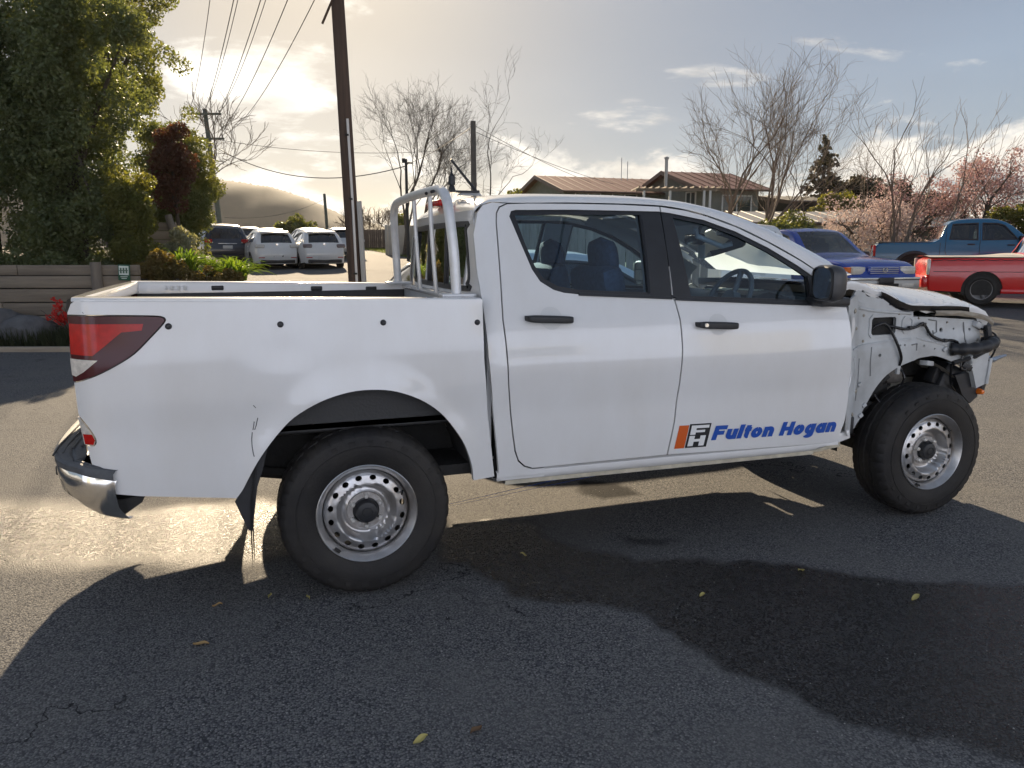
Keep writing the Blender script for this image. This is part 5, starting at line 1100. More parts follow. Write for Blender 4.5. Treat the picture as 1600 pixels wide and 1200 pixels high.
wire('second service wire from the square-cut pole to the house', (-1.33, 28, 5.6), (5.5, 42.5, 4.95), .15, .010)
wire('low far wire crossing in front of the hill', (-16.7, 46, 3.4), (-14.0, 60, 5.4), .5, .012)

# ================================================================ houses
ROOF = mat('red_metal_roof', (.24, .105, .075), .55, col2=(.19, .085, .062), vscale=2); WALLG = mat('grey_green_board', (.20, .205, .18), .8, var=.1, vscale=3); WTRIM = mat('white_trim', (.68, .68, .66), .5)
GLW = mat('house_window_glass', (.05, .065, .07), .06, spec=.9)
def house(name, label, corner, gv, Wd, Ln, ze, zr, wallm, roofm, windows=(), over=.45, zb=1.2):
    """corner: near corner (s, d); gable wall runs along gv from it, long side at right angles"""
    g = unit((gv[0], gv[1])); l = np.array((-g[1], g[0])); l = l if l[0] > 0 else -l
    t = yard_thing(name, label, 'house', corner[0], corner[1], zb); ze -= zb; zr -= zb
    P = lambda a, b, z: (l[0]*a+g[0]*b, l[1]*a+g[1]*b, z)        # a along the long side, b along the gable
    w = MB(); w.add([P(0, 0, -1), P(Ln, 0, -1), P(Ln, 0, ze), P(0, 0, ze)], [(0, 1, 2, 3)]); w.add([P(0, 0, -1), P(0, Wd, -1), P(0, Wd, ze), P(0, Wd/2, zr), P(0, 0, ze)], [(0, 4, 3, 2, 1)])
    w.add([P(Ln, 0, -1), P(Ln, Wd, -1), P(Ln, Wd, ze), P(Ln, Wd/2, zr), P(Ln, 0, ze)], [(0, 1, 2, 3, 4)]); w.add([P(0, Wd, -1), P(Ln, Wd, -1), P(Ln, Wd, ze), P(0, Wd, ze)], [(3, 2, 1, 0)]); w.build('wall', wallm, t, 0)
    nb = int((ze+1)/.28)
    for k in range(nb):
        z = -1+.28*k+.2
        MB().add([P(-.012, -.012, z), P(Ln, -.012, z), P(Ln, -.0, z+.02), P(0, 0, z+.02)], [(0, 1, 2, 3)])
    sl = (zr-ze)/(Wd/2); r = MB(); th = .07
    for b0, b1 in ((-over, Wd/2), (Wd+over, Wd/2)):
        z0 = ze-sl*over; z1 = zr
        r.add([P(-over, b0, z0), P(Ln+over, b0, z0), P(Ln+over, b1, z1), P(-over, b1, z1), P(-over, b0, z0+th), P(Ln+over, b0, z0+th), P(Ln+over, b1, z1+th), P(-over, b1, z1+th)], [(0, 1, 2, 3), (7, 6, 5, 4), (0, 4, 5, 1), (1, 5, 6, 2), (3, 7, 4, 0), (2, 6, 7, 3)])
    ro = r.build('roof', roofm, t, 0)
    n = int((Ln+2*over)/.6)
    for k in range(n+1):
        a = -over+(Ln+2*over)*k/n; MB().tube([P(a, -over, ze-sl*over+th+.015), P(a, Wd/2, zr+th+.015)], .022, 4).build('roof_rib', roofm, ro, 0)
    MB().tube([P(-over, -over-.06, ze-sl*over+.01), P(Ln+over, -over-.06, ze-sl*over+.01)], .06, 6).build('gutter', mat('gutter_brown', (.12, .075, .055), .5), ro)
    for q in (0, 1):
        bq = ((-over, Wd/2), (Wd+over, Wd/2))[q]; MB().add([P(-over-.03, bq[0], ze-sl*over-.12), P(-over-.03, bq[1], zr-.12), P(-over-.03, bq[1], zr+th+.02), P(-over-.03, bq[0], ze-sl*over+th+.02)], [(0, 1, 2, 3)]).build('barge_board', MATS['gutter_brown'], ro, 0)
    for a0, a1, z0, z1, on in windows:
        z0 -= zb; z1 -= zb
        Q = (lambda a, z, o: P(a, -o, z)) if on == 'long' else (lambda a, z, o: P(-o, a, z))
        f = MB()
        for (u0, u1, v0, v1) in ((a0-.07, a1+.07, z1, z1+.07), (a0-.07, a1+.07, z0-.07, z0), (a0-.07, a0, z0, z1), (a1, a1+.07, z0, z1), ((a0+a1)/2-.03, (a0+a1)/2+.03, z0, z1)):
            f.add([Q(u0, v0, .05), Q(u1, v0, .05), Q(u1, v1, .05), Q(u0, v1, .05), Q(u0, v0, .0), Q(u1, v0, .0), Q(u1, v1, .0), Q(u0, v1, .0)], [(0, 1, 2, 3), (0, 4, 5, 1), (1, 5, 6, 2), (2, 6, 7, 3), (3, 7, 4, 0)])
        fo = f.build('window', WTRIM, t, 0)
        MB().add([Q(a0, z0, .02), Q(a1, z0, .02), Q(a1, z1, .02), Q(a0, z1, .02)], [(0, 1, 2, 3)]).build('pane', GLW, fo, 0)
    return t
house('red_roof_house', 'long grey house with low red metal roof above the ute cab', (2.95, 42), (-2.4, 6.5), 7, 8.4, 4.62, 5.58, WALLG, ROOF, [(.5, 1.9, 3.3, 4.45, 'long'), (2.7, 4.1, 3.3, 4.45, 'long')])
hb = house('red_roof_house', 'taller red-roofed gable house partly behind the large bare tree', (9.6, 40.2), (-2.4, 6.5), 6.4, 3.5, 4.62, 5.6, WALLG, ROOF, [(.5, 1.3, 3.1, 4.4, 'gable'), (1.3, 3.0, 2.6, 4.2, 'long')])
cp = yard_thing('chimney_flue', 'thin steel chimney flue between the two red roofs', 'chimney', 7.95, 41.0, 4.7); MB().tube([(0, 0, 0), (0, 0, 1.38)], .085, 12).build('pipe', mat('flue_steel', (.42, .42, .41), .45, metal=.6), cp); MB().lathe([(0, .16), (.13, .10), (.13, .06), (.10, .0)], (0, 0, 1.36), 12, 'z').build('cowl', GREY_TRIM, cp)
for k, (s, h) in enumerate(((5.95, 1.2), (6.28, 1.0))):
    o = MB().tube([(0, 0, 0), (0, 0, h)], .018, 5).build('roof_aerial', GREY_TRIM, None); o.location = yard(s, 43.2, 5.2); tag(o, ['taller aerial mast on the long red roof', 'shorter aerial mast on the long red roof'][k], 'aerial', 'roof aerials')
pg = yard_thing('pergola', 'timber pergola with white posts between the two houses', 'pergola', 6.6, 39.6, 1.3)
for x in (.0, 1.3, 3.0, 3.3): MB().box((x, 0, 1.55), (.11, .11, 3.1)).build('post', WTRIM, pg, 0)
MB().box((1.7, 0, 3.14), (4.2, .10, .16), r=.01).build('beam', mat('pergola_timber', (.22, .18, .14), .8, var=.2), pg)
for k in range(13): MB().box((-.3+.34*k, .9, 3.26), (.06, 2.6, .08), rot=(0, 0, 0)).build('rafter', MATS['pergola_timber'], pg, 0)
dk = yard_thing('balcony_rail', 'brown slatted balcony balustrade under the pergola', 'balustrade', 9.0, 39.2, 2.6)
for k in range(16): MB().box((.1*k, 0, .35), (.075, .02, .7)).build('slat', mat('balcony_brown', (.22, .10, .055), .7), dk, 0)
MB().box((.75, 0, .72), (1.7, .06, .05)).build('rail', MATS['balcony_brown'], dk, 0)
house('dark_house', 'dark flat-looking house with teal window left of the blossom', (14.6, 41), (-1.6, 6.5), 6, 4.2, 3.95, 4.35, mat('dark_board', (.065, .065, .07), .8), mat('dark_roof', (.075, .07, .07), .6), [(1.0, 2.4, 2.7, 3.6, 'long')])
house('white_garage', 'low white outbuilding behind the pale blossom tree', (9.6, 30.5), (-.6, 6.5), 5, 6.2, 2.55, 3.0, mat('white_weatherboard', (.62, .62, .60), .7, var=.05), mat('grey_roof', (.22, .22, .22), .6), [(1.2, 2.4, 1.6, 2.3, 'long')], zb=.7)
house('grey_shed', 'grey roofed shed between the two blossom trees', (15.2, 33), (-.6, 6.5), 4, 4.4, 2.5, 3.15, mat('shed_wall', (.20, .20, .19), .8), MATS['grey_roof'], [], zb=.7)

# the lines run on over the yard to a pole behind the photographer, and an unseen building added to bounce sunlight onto the ute
def wire_w(label, a, b, sag, r=.012):
    A, B = np.array(a, float), np.array(b, float); P = [A+(B-A)*t-np.array((0, 0, sag*4*t*(1-t))) for t in np.linspace(0, 1, 30)]
    o = MB().tube([q-A for q in P], r, 5).build('power_line', WIRE, None, 60); o.location = A; return tag(o, label, 'wire', 'overhead power lines')
PT = yard(-3.0, 12.9)
for k in range(4): wire_w(['first dark wire mirrored across the rear side window', 'second dark wire mirrored across the rear side window', 'third dark wire mirrored across the rear side window', 'fourth dark wire mirrored across the rear side window'][k], (PT.x-1.0+.72*k, PT.y, 9.0), (4.4+.8*k, -24, 9.3), 1.6, .018)
wk = thing('bounce_building', 'added unseen pale blue-grey building behind the photographer, bouncing sunlight onto the ute', 'building', (0, -11.5, 0))
WKW = mat('bounce_blue_grey_wall', (.42, .55, .90), .8, var=.05, vscale=1.5)  # blue tint cools the warm sunlight this added wall bounces onto the ute
w = MB(); w.add([(-16, 0, -.2), (18, 0, -.2), (18, 0, 5.6), (-16, 0, 5.6), (-16, -9, -.2), (18, -9, -.2), (18, -9, 5.6), (-16, -9, 5.6)], [(3, 2, 1, 0), (4, 5, 6, 7), (0, 4, 7, 3), (1, 2, 6, 5)]); w.build('wall', WKW, wk, 0)
MB().add([(-16.5, .4, 5.6), (18.5, .4, 5.6), (18.5, -4.5, 7.0), (-16.5, -4.5, 7.0), (18.5, -9.6, 5.6), (-16.5, -9.6, 5.6)], [(0, 1, 2, 3), (3, 2, 4, 5)]).build('roof', MATS['grey_roof'], wk, 0)
for x in (-9, 10):
    d_ = MB().box((x, .03, 1.75), (3.6, .06, 3.5), r=.01).build('roller_door', mat('roller_door_grey', (.42, .44, .45), .5), wk)
    for k in range(12): MB().box((x, .07, .2+.28*k), (3.5, .03, .03)).build('door_rib', MATS['roller_door_grey'], d_, 0)
for x in (-3.5, 4.5):
    f_ = MB().box((x, .03, 2.0), (2.2, .06, 1.2)).build('window', WTRIM, wk, 0); MB().box((x, .065, 2.0), (2.0, .02, 1.0)).build('pane', GLW, f_, 0)
# ================================================================ parked vehicles
def vehicle(name, label, cat, loc, rz, spec, paint, group=None):
    t = thing(name, label, cat, loc, rz, group); S = spec; w = S['w']/2; zb, zr, wr = S['belt'], S['h'], S['roofw']/2; Lh = S['L']/2
    def W(x, z):
        a = w*(.955+.045*math.sin(max(0, min(1, (z-.2)/(zb-.2)))*math.pi)) if z < zb else w*.955+(wr-w*.955)*min(1.05, (z-zb)/(zr-zb))
        e = abs(x-Lh)/Lh; return a*(1-S.get('taper', .10)*max(0, (e-.55)/.45)**2.2)
    top = S['top']; seg = []; T = []
    for i in range(len(top)-1):
        k = max(1, int(math.dist(top[i], top[i+1])/.12)); g = any(a <= i < b for a, b in S['glass'])
        for j in range(k): T.append((top[i][0]+(top[i+1][0]-top[i][0])*j/k, top[i][1]+(top[i+1][1]-top[i][1])*j/k)); seg.append(g)
    T.append(top[-1]); n = len(T); A = np.array(T)
    for _ in range(2): B = A.copy(); B[1:-1] = .25*A[:-2]+.5*A[1:-1]+.25*A[2:]; A = B
    tg = np.gradient(A, axis=0); tg /= np.linalg.norm(tg, axis=1)[:, None]; nr = np.stack([-tg[:, 1], tg[:, 0]], 1); r = S.get('round', .06)
    body, gl = MB(), MB(); cols = [(-1, 0), (-1, .3), (-1, .7), (-1, 1), (-.86, 1), (-.5, 1), (0, 1), (.5, 1), (.86, 1), (1, 1), (1, .7), (1, .3), (1, 0)]
    rows = []
    for i in range(n):
        b = A[i]-nr[i]*r; y = W(b[0], max(.25, b[1])); row = []
        for c, k in cols:
            a = math.pi/2*k; yy = c*(y-r*(1-math.cos(a)*1.0)) if abs(c) == 1 else c*(y-r); of = r*math.sin(a)+(.035*(1-c*c) if abs(c) < 1 else 0)
            q = b+nr[i]*of; row.append((q[0], yy, q[1]))
        rows.append(row)
    m = len(cols); body.v = [q for r_ in rows for q in r_]; gl.v = list(body.v)
    for i in range(n-1):
        for j in range(m-1):
            f = (i*m+j, i*m+j+1, (i+1)*m+j+1, (i+1)*m+j); (gl if seg[i] and 3 < j+.5 < 8.6 and j not in (3, 8) else body).f.append(f)
    body.build('body', paint, t, 45)
    if gl.f:
        for nm_, sel in (('rear_screen', lambda f: gl.v[f[0]][0] < Lh*.75), ('windscreen', lambda f: gl.v[f[0]][0] >= Lh*.75)):
            fs_ = [f for f in gl.f if sel(f)]; used = sorted({k for f in fs_ for k in f}); ix = {k: i for i, k in enumerate(used)}; g2 = MB(); g2.v = [gl.v[k] for k in used]; g2.f = [tuple(ix[k] for k in f) for f in fs_]
            if g2.f: g2.build(nm_, GLASS_V, t, 45)
    inn = [tuple(A[i]-nr[i]*r) for i in range(n)]; zs = S['sill']
    low = []
    for xc, ra in sorted(S['arch'], reverse=True):
        a0 = math.asin(max(-1, min(1, (zs-S['wr'])/ra))); low += [(xc+ra*math.cos(a), S['wr']+ra*math.sin(a)) for a in np.linspace(a0, math.pi-a0, 15)]
    out = inn+low
    for s in (-1, 1):
        sd = skin('side_panel', out, S['win'], lambda x, z, o: (x, s*(W(x, max(.25, z))-o), z), paint, t, depth=.03, step=.14, gap=0)
        for wi in S['win']:
            sw_ = skin('side_window', inset(wi, -.015), [], lambda x, z, o: (x, s*(W(x, z)-.02-o), z), GLASS_V, t, depth=.005, step=.3, gap=0)
            skin('window_trim', inset(wi, -.02), [inset(wi, .012)], lambda x, z, o: (x, s*(W(x, z)+.003-o), z), BLACK, sw_, depth=.012, step=.3, gap=0)
        for ln in S.get('lines', ()):
            MB().tube([(x, s*(W(x, z)+.001), z) for x, z in densify(ln, .1, False)], .006, 4).build('door_seam', DARK, sd)
        for hx, hz in S.get('handles', ()): MB().box((hx, s*(W(hx, hz)+.02), hz), (.17, .03, .03), r=.01).build('door_handle', S.get('hm', BLACK), t)
        mx, mz = S['mir']; MB().box((mx, s*(W(mx, mz)+.12), mz), (.10, .20, .15), r=.035).build('door_mirror', S.get('mm', BLACK), t)
        for xc, ra in S['arch']:
            if S.get('flare'):
                fl = [[(xc+q*math.cos(a), s*(W(xc, .8)+o), S['wr']+q*math.sin(a)) for q, o in ((ra-.01, .0), (ra, .035), (ra+.05, .03), (ra+.07, .0))] for a in np.linspace(-.15, math.pi+.15, 20)]; MB().grid(fl).build('wheel_flare', BLACK, t)
            MB().prism([(xc+ra*.99*math.cos(a), S['wr']+ra*.99*math.sin(a)) for a in np.linspace(-.3, math.pi+.3, 18)], s*(w-.05), s*(w-.30)).build('wheel_well', DARK, t)
    # inside: floor up to the belt, seats
    x0, x1 = S['cab']; MB().box(((x0+x1)/2, 0, (zb+zs)/2-.06), (x1-x0, w*1.7, zb-zs-.14)).build('interior', mat('car_interior', (.045, .045, .05), .9), t)
    for y in (-.36, .36): MB().box((x0+(x1-x0)*.60, y, zb+.02), (.14, .44, .62), r=.06).build('seat', SEAT, t); MB().box((x0+(x1-x0)*.60-.03, y, zb+.36), (.09, .24, .17), r=.04).build('headrest', SEAT, t)
    MB().box((S['L']/2, 0, zs+.03), (S['L']-.5, w*1.6, .12)).build('underbody', DARK, t)
    # wheels
    proto = None; R0 = S['wr']; tw = S.get('tw', .20)
    for xc, ra in S['arch']:
        for s in (-1, 1):
            wh = bpy.data.objects.new('wheel', None); COL.objects.link(wh); wh.parent = t; wh.location = (xc, s*(w-.03-tw/2), R0)
            if s > 0: wh.rotation_euler = (0, 0, math.pi)
            if proto:
                for c in proto.children: copy_tree(c, wh)
                continue
            proto = wh; h = tw/2
            MB().lathe([(R0*.62, -h*.8), (R0*.72, -h), (R0*.92, -h*.95), (R0*.99, -h*.7), (R0, 0), (R0*.99, h*.7), (R0*.9, h), (R0*.6, h*.8)], (0, 0, 0), 32).build('tyre', RUBBER, wh)
            rm = MB().lathe([(R0*.60, -h*.9), (R0*.64, -h*.92), (R0*.62, -h*.7), (R0*.58, -h*.2), (R0*.2, h*.1), (0, h*.1)], (0, 0, 0), 28); ns = S.get('spokes', 5)
            for k in range(ns): a = 2*math.pi*k/ns; rm.box((R0*.36*math.cos(a), -h*.62, R0*.36*math.sin(a)), (R0*.50, h*.3, R0*.16), rot=(0, -a, 0), r=.008)
            rm.lathe([(0, -h*.8), (R0*.14, -h*.78), (R0*.16, -h*.5)], (0, 0, 0), 14).build('rim', S.get('rim', STEEL), wh)
    return t, W
GLASS_V = glass('car_glass', (.24, .29, .30))
def bit(t, name, c, sz, m, rot=None, r=.01): return MB().box(c, sz, rot=rot, r=r).build(name, m, t)
PLATE = mat('plate_white', (.62, .62, .60), .5); PLATED = mat('plate_dark', (.03, .03, .035), .4)
def cpaint(n, c, **k): return mat(n, c, .25, spec=.5, coat=.7, var=.03, vscale=3, **k)
WHITE2 = cpaint('car_white', (.74, .74, .73)); NAVY = cpaint('car_navy', (.022, .026, .040)); SILV = mat('car_silver', (.55, .56, .57), .3, metal=.6, coat=.5); BLUE1 = cpaint('car_royal_blue', (.004, .040, .30)); BLUE2 = cpaint('car_mid_blue', (.008, .12, .25)); REDP = cpaint('car_red', (.62, .012, .012)); GREYP = mat('bumper_silver', (.55, .54, .52), .4, metal=.5)
HATCH = dict(L=4.3, w=1.75, h=1.46, belt=.95, roofw=1.08, sill=.22, wr=.31, round=.085, taper=.21, arch=[(.86, .36), (3.42, .36)], cab=(.6, 2.9), mir=(2.55, .98),
  top=[(.10, .22), (.01, .34), (0, .58), (.04, .84), (.13, .98), (.46, 1.30), (.62, 1.40), (1.15, 1.455), (1.75, 1.45), (2.15, 1.37), (2.95, .98), (3.5, .90), (4.05, .76), (4.27, .58), (4.3, .40), (4.22, .22)], glass=[(4, 5), (9, 10)],
  win=[[(.62, 1.03), (.86, 1.30), (1.20, 1.375), (1.55, 1.38), (1.57, 1.0)], [(1.64, 1.0), (1.63, 1.38), (1.95, 1.35), (2.25, 1.23), (2.60, 1.01)]], lines=[[(1.6, .98), (1.62, .35)], [(2.62, .98), (2.65, .35)], [(.75, 1.0), (1.0, .72)]], handles=[(1.25, .86), (2.2, .84)], hm=WHITE2, mm=WHITE2)
def hatch(label, s, d, rz, paint, old=False, detail=True, group='white hatchbacks in the far car park'):
    q = yard(s, d); HATCH['hm'] = HATCH['mm'] = paint
    t, W = vehicle('parked_hatchback', label, 'car', q, rz, HATCH, paint, group)
    if not detail: return t
    for s_ in (-1, 1):
        l = MB().box((.075, s_*.62, .86), (.10, .34, .14), rot=(0, R(22), s_*R(-14)), r=.04); lo = l.build('tail_light', CLEARL if not old else mat('smoked_lens', (.16, .11, .10), .15, coat=1), t)
        bit(lo, 'red_lens', (.045, s_*.60, .85), (.05, .14, .07), REDL, (0, R(22), s_*R(-14)), .02)
        bit(t, 'bumper_reflector', (.012, s_*.58, .44), (.03, .22, .03), REDL, (0, 0, s_*R(-8)))
    bit(t, 'lower_bumper', (.05, 0, .30), (.10, 1.25, .13), BLACK, None, .03)
    bit(t, 'number_plate', (-.012, -.02 if not old else .08, .52 if not old else .45), (.015, .36, .12), PLATED if not old else PLATE)
    MB().tube([(.05, .5, .27), (-.02, .5, .27)], .045, 12).build('exhaust_tip', DARK, t)
    MB().lathe([(0, -.02), (.045, -.018), (.05, 0)], (.075, 0, .92), 16, 'x').build('badge', CHROME, t)
    bit(t, 'roof_spoiler', (.50, 0, 1.385), (.22, 1.05, .03), paint, (0, R(-16), 0), .012)
    bit(t, 'rear_wiper', (.20, .1, 1.06), (.02, .36, .012), BLACK, (0, 0, 0), .004)
    return t
RA = R(90)-YAW
hatch('white hatchback with clear tail lights, left of the pair in the far car park', -8.65, 29.0, R(99), WHITE2)
hatch('white hatchback with dark-tinted tail lights, right of the pair by the near pole', -6.95, 29.2, R(97), WHITE2, True)
hatch('silver-white car roof between the navy wagon and the white hatchbacks', -10.6, 35.0, R(98), SILV, group='cars further back in the far car park')
hatch('white car roof behind the left white hatchback', -9.0, 36.2, R(97), WHITE2, group='cars further back in the far car park')
hatch('pale car roof behind the right white hatchback', -7.6, 36.6, R(96), SILV, group='cars further back in the far car park')
hatch('white car far back beyond the navy wagon', -14.0, 42, R(96), WHITE2, group='cars further back in the far car park')
SUV = dict(L=4.6, w=1.82, h=1.68, belt=1.05, roofw=1.25, sill=.30, wr=.345, round=.08, taper=.12, arch=[(.92, .41), (3.6, .41)], cab=(.5, 3.1), mir=(2.75, 1.1), top=[(.12, .30), (.02, .42), (0, .70), (.05, .98), (.12, 1.10), (.38, 1.50), (.55, 1.62), (1.2, 1.68), (2.0, 1.665), (2.4, 1.57), (3.15, 1.12), (3.9, 1.02), (4.4, .84), (4.58, .62), (4.6, .45), (4.5, .30)], glass=[(4, 5), (9, 10)],
  win=[[(.62, 1.13), (.80, 1.45), (1.25, 1.56), (1.62, 1.57), (1.63, 1.10)], [(1.72, 1.10), (1.71, 1.57), (2.1, 1.54), (2.45, 1.40), (2.85, 1.11)]], lines=[[(1.67, 1.08), (1.68, .42)], [(2.85, 1.08), (2.88, .42)]], handles=[(1.35, .98), (2.35, .96)])
t, W = vehicle('parked_wagon', 'dark navy wagon with red tail lights behind the strap-leaved plants', 'car', yard(-10.85, 30.0), R(103), SUV, NAVY)
for s_ in (-1, 1):
    lo = bit(t, 'tail_light', (.09, s_*.68, 1.02), (.12, .30, .16), REDL, (0, R(15), s_*R(-16)), .04); bit(lo, 'clear_lens', (.045, s_*.58, .97), (.05, .12, .05), CLEARL, (0, R(15), s_*R(-16)), .015)
bit(t, 'number_plate', (-.012, 0, .80), (.02, .36, .12), PLATE); bit(t, 'lower_bumper', (.03, 0, .42), (.10, 1.5, .16), BLACK, None, .04); bit(t, 'tailgate_trim', (.0, 0, .93), (.03, .7, .03), CHROME)

SEDAN = dict(HATCH); SEDAN.update(L=4.6, cab=(.5, 3.1), h=1.50, belt=.94, win=[[(.45, 1.03), (.62, 1.33), (1.2, 1.40), (1.72, 1.41), (1.73, 1.01)], [(1.82, 1.01), (1.81, 1.41), (2.3, 1.39), (2.55, 1.30), (3.05, 1.02)]], lines=[[(1.77, 1.0), (1.78, .35)], [(3.05, 1.0), (3.07, .35)]], handles=[(1.45, .88), (2.7, .86)])
SEDAN['arch'] = [(.85, .36), (3.65, .36)]; SEDAN['mir'] = (2.95, 1.0); SEDAN['top'] = [(.10, .22), (.01, .34), (0, .58), (.03, .86), (.10, .98), (.40, 1.36), (.55, 1.44), (1.2, 1.50), (2.2, 1.49), (2.55, 1.41), (3.35, .99), (3.85, .90), (4.35, .76), (4.57, .58), (4.6, .40), (4.52, .22)]; SEDAN['glass'] = [(4, 5), (9, 10)]
SEDAN['hm'] = SEDAN['mm'] = WHITE2
t, W = vehicle('parked_estate_car', 'pale estate car parked close behind the ute, seen through its rear side window', 'car', Vector((.85, 4.18, 0)), R(1), SEDAN, SILV)
bit(t, 'number_plate', (-.012, 0, .6), (.015, .36, .12), PLATE)
for s_ in (-1, 1): bit(t, 'tail_light', (.04, s_*.60, .78), (.06, .3, .12), REDL, (0, 0, s_*R(-12)), .02); bit(t, 'headlight', (4.46, s_*.58, .66), (.16, .34, .13), CLEARL, (0, 0, s_*R(-22)), .03)
MPV = dict(SUV); MPV.update(L=4.6, h=1.80, belt=1.0, sill=.24, wr=.32, roofw=1.40, arch=[(.9, .38), (3.5, .38)], win=[[(.35, 1.08), (.48, 1.58), (1.5, 1.68), (1.52, 1.04)], [(1.62, 1.04), (1.60, 1.68), (2.4, 1.62), (3.1, 1.06)]], top=[(.08, .24), (.01, .40), (0, .7), (.03, 1.0), (.06, 1.08), (.26, 1.62), (.40, 1.74), (1.2, 1.80), (2.2, 1.78), (2.6, 1.68), (3.5, 1.05), (4.0, .95), (4.4, .80), (4.58, .6), (4.6, .45), (4.5, .24)], glass=[(4, 5), (9, 10)], lines=[[(1.57, 1.02), (1.58, .4)]])
MPV['hm'] = MPV['mm'] = WHITE2
t, W = vehicle('parked_van', 'white people-carrier van seen through the front door window', 'van', yard(4.9, 15.6), R(84), MPV, WHITE2)
for s_ in (-1, 1): bit(t, 'tail_light', (.10, s_*.70, 1.25), (.08, .12, .42), REDL, (0, R(18), 0), .03)
bit(t, 'number_plate', (-.012, 0, .80), (.02, .36, .12), PLATE)

# royal blue four-wheel drive
FWD = dict(L=4.5, w=1.78, h=1.68, belt=1.04, roofw=1.30, sill=.38, wr=.36, round=.06, taper=.07, arch=[(.85, .43), (3.55, .43)], cab=(.4, 2.95), mir=(2.72, 1.10), top=[(.06, .38), (0, .5), (0, .8), (.03, 1.05), (.12, 1.45), (.25, 1.62), (.8, 1.68), (2.0, 1.675), (2.28, 1.62), (2.92, 1.10), (3.2, 1.06), (4.1, .98), (4.36, .92), (4.44, .80), (4.47, .60), (4.42, .40)], glass=[(3, 4), (8, 9)],
  win=[[(.30, 1.12), (.36, 1.52), (1.15, 1.56), (1.16, 1.10)], [(1.24, 1.10), (1.24, 1.56), (2.0, 1.55), (2.2, 1.50), (2.66, 1.10)]], lines=[[(1.2, 1.08), (1.2, .45)], [(2.72, 1.08), (2.75, .48)]], handles=[(1.05, .96), (2.0, .96)], rim=STEEL)
q = yard(7.35, 16.0)
t, W = vehicle('parked_four_wheel_drive', 'royal blue four-wheel drive with silver bumper facing the ute bonnet', 'car', q+Vector((.35, 4.2, .02)), R(-93), FWD, BLUE1)
for s_ in (-1, 1):
    hl_ = bit(t, 'headlight', (4.38, s_*.60, .80), (.14, .34, .16), CLEARL, (0, 0, s_*R(-8)), .03); bit(hl_, 'indicator', (4.34, s_*.80, .80), (.16, .08, .14), AMBER, (0, 0, s_*R(-16)), .02)
    bit(t, 'fog_light', (4.505, s_*.56, .50), (.03, .28, .09), CLEARL, None, .02)
bit(t, 'front_bumper', (4.42, 0, .52), (.18, 1.74, .24), GREYP, None, .06); bit(t, 'bumper_bar', (4.47, 0, .635), (.12, 1.7, .06), CHROME, None, .02); bit(t, 'bumper_intake', (4.505, 0, .48), (.03, .66, .12), DARK, None, .02)
g = bit(t, 'grille', (4.43, 0, .80), (.06, .78, .17), BLUE1, None, .03)
for k in range(4): bit(g, 'grille_slat', (4.462, 0, .745+.036*k), (.02, .68, .014), CHROME if k == 3 else GREYP, None, .004)
bg_ = MB().tube([(4.485, .055*math.cos(a), .81+.045*math.sin(a)) for a in np.linspace(0, 2*math.pi, 21)], .008, 6, False); bg_.tube([(4.485, -.05, .825), (4.485, -.02, .82), (4.485, 0, .79), (4.485, .02, .82), (4.485, .05, .825)], .007, 6); bg_.build('badge', CHROME, g)
bit(t, 'number_plate', (4.545, 0, .60), (.012, .36, .12), PLATED)
bit(t, 'fender_trim', (3.55, -.905, .80), (.9, .03, .06), GREYP, None, .01); MB().tube([(2.9, -.3, 1.10), (2.75, .2, 1.2)], .008, 5).build('wiper', BLACK, t); bit(t, 'windscreen_card', (2.78, -.45, 1.16), (.02, .14, .05), PLATE)

PICK = dict(L=5.1, w=1.78, h=1.74, belt=1.15, roofw=1.32, sill=.46, wr=.385, round=.05, taper=.06, arch=[(1.0, .46), (4.1, .46)], cab=(1.62, 3.6), mir=(3.42, 1.22), tw=.25, flare=True, rim=mat('dark_alloy', (.16, .16, .165), .35, metal=.7), spokes=6, top=[(.05, .46), (0, .56), (0, .8), (.02, 1.10), (.10, 1.13), (1.48, 1.13), (1.60, 1.17), (1.70, 1.60), (1.82, 1.70), (2.3, 1.745), (2.9, 1.73), (3.12, 1.66), (3.62, 1.20), (3.9, 1.15), (4.75, 1.06), (5.02, .94), (5.1, .72), (5.06, .48)], glass=[(6, 7), (11, 12)],
  win=[[(1.82, 1.22), (1.88, 1.60), (2.45, 1.62), (2.46, 1.20)], [(2.58, 1.20), (2.57, 1.62), (2.90, 1.61), (3.05, 1.56), (3.36, 1.21)]], lines=[[(1.60, 1.12), (1.60, .52)], [(1.74, 1.6), (1.72, .9), (1.85, .55)], [(2.52, 1.62), (2.52, .55)], [(3.42, 1.18), (3.46, .55)]], handles=[(2.32, 1.08), (3.22, 1.06)])
tail = yard(10.25, 22.3); t, W = vehicle('parked_pickup', 'mid-blue double-cab pickup with black wheel flares parked on the grass', 'pickup truck', tail, R(-41), PICK, BLUE2)
tc = MB().box((.80, 0, 1.135), (1.40, 1.62, .03), r=.01).build('bed_cover', mat('black_vinyl_cover', (.03, .032, .035), .6, bump=.3, bscale=20), t)
for k in range(9):
    for s_ in (-1, 1): bit(tc, 'cover_stud', (.18+.16*k, s_*.845, 1.105), (.02, .012, .02), BLACK, None, .004)
for s_ in (-1, 1): bit(t, 'tail_light', (.02, s_*.80, .92), (.06, .12, .30), REDL, None, .02); bit(t, 'headlight', (4.98, s_*.66, .90), (.16, .34, .16), CLEARL, None, .03)
bit(t, 'rear_bumper', (-.08, 0, .56), (.16, 1.7, .16), BLACK, None, .04); bit(t, 'windscreen_card', (3.50, -.4, 1.30), (.02, .14, .05), PLATE)

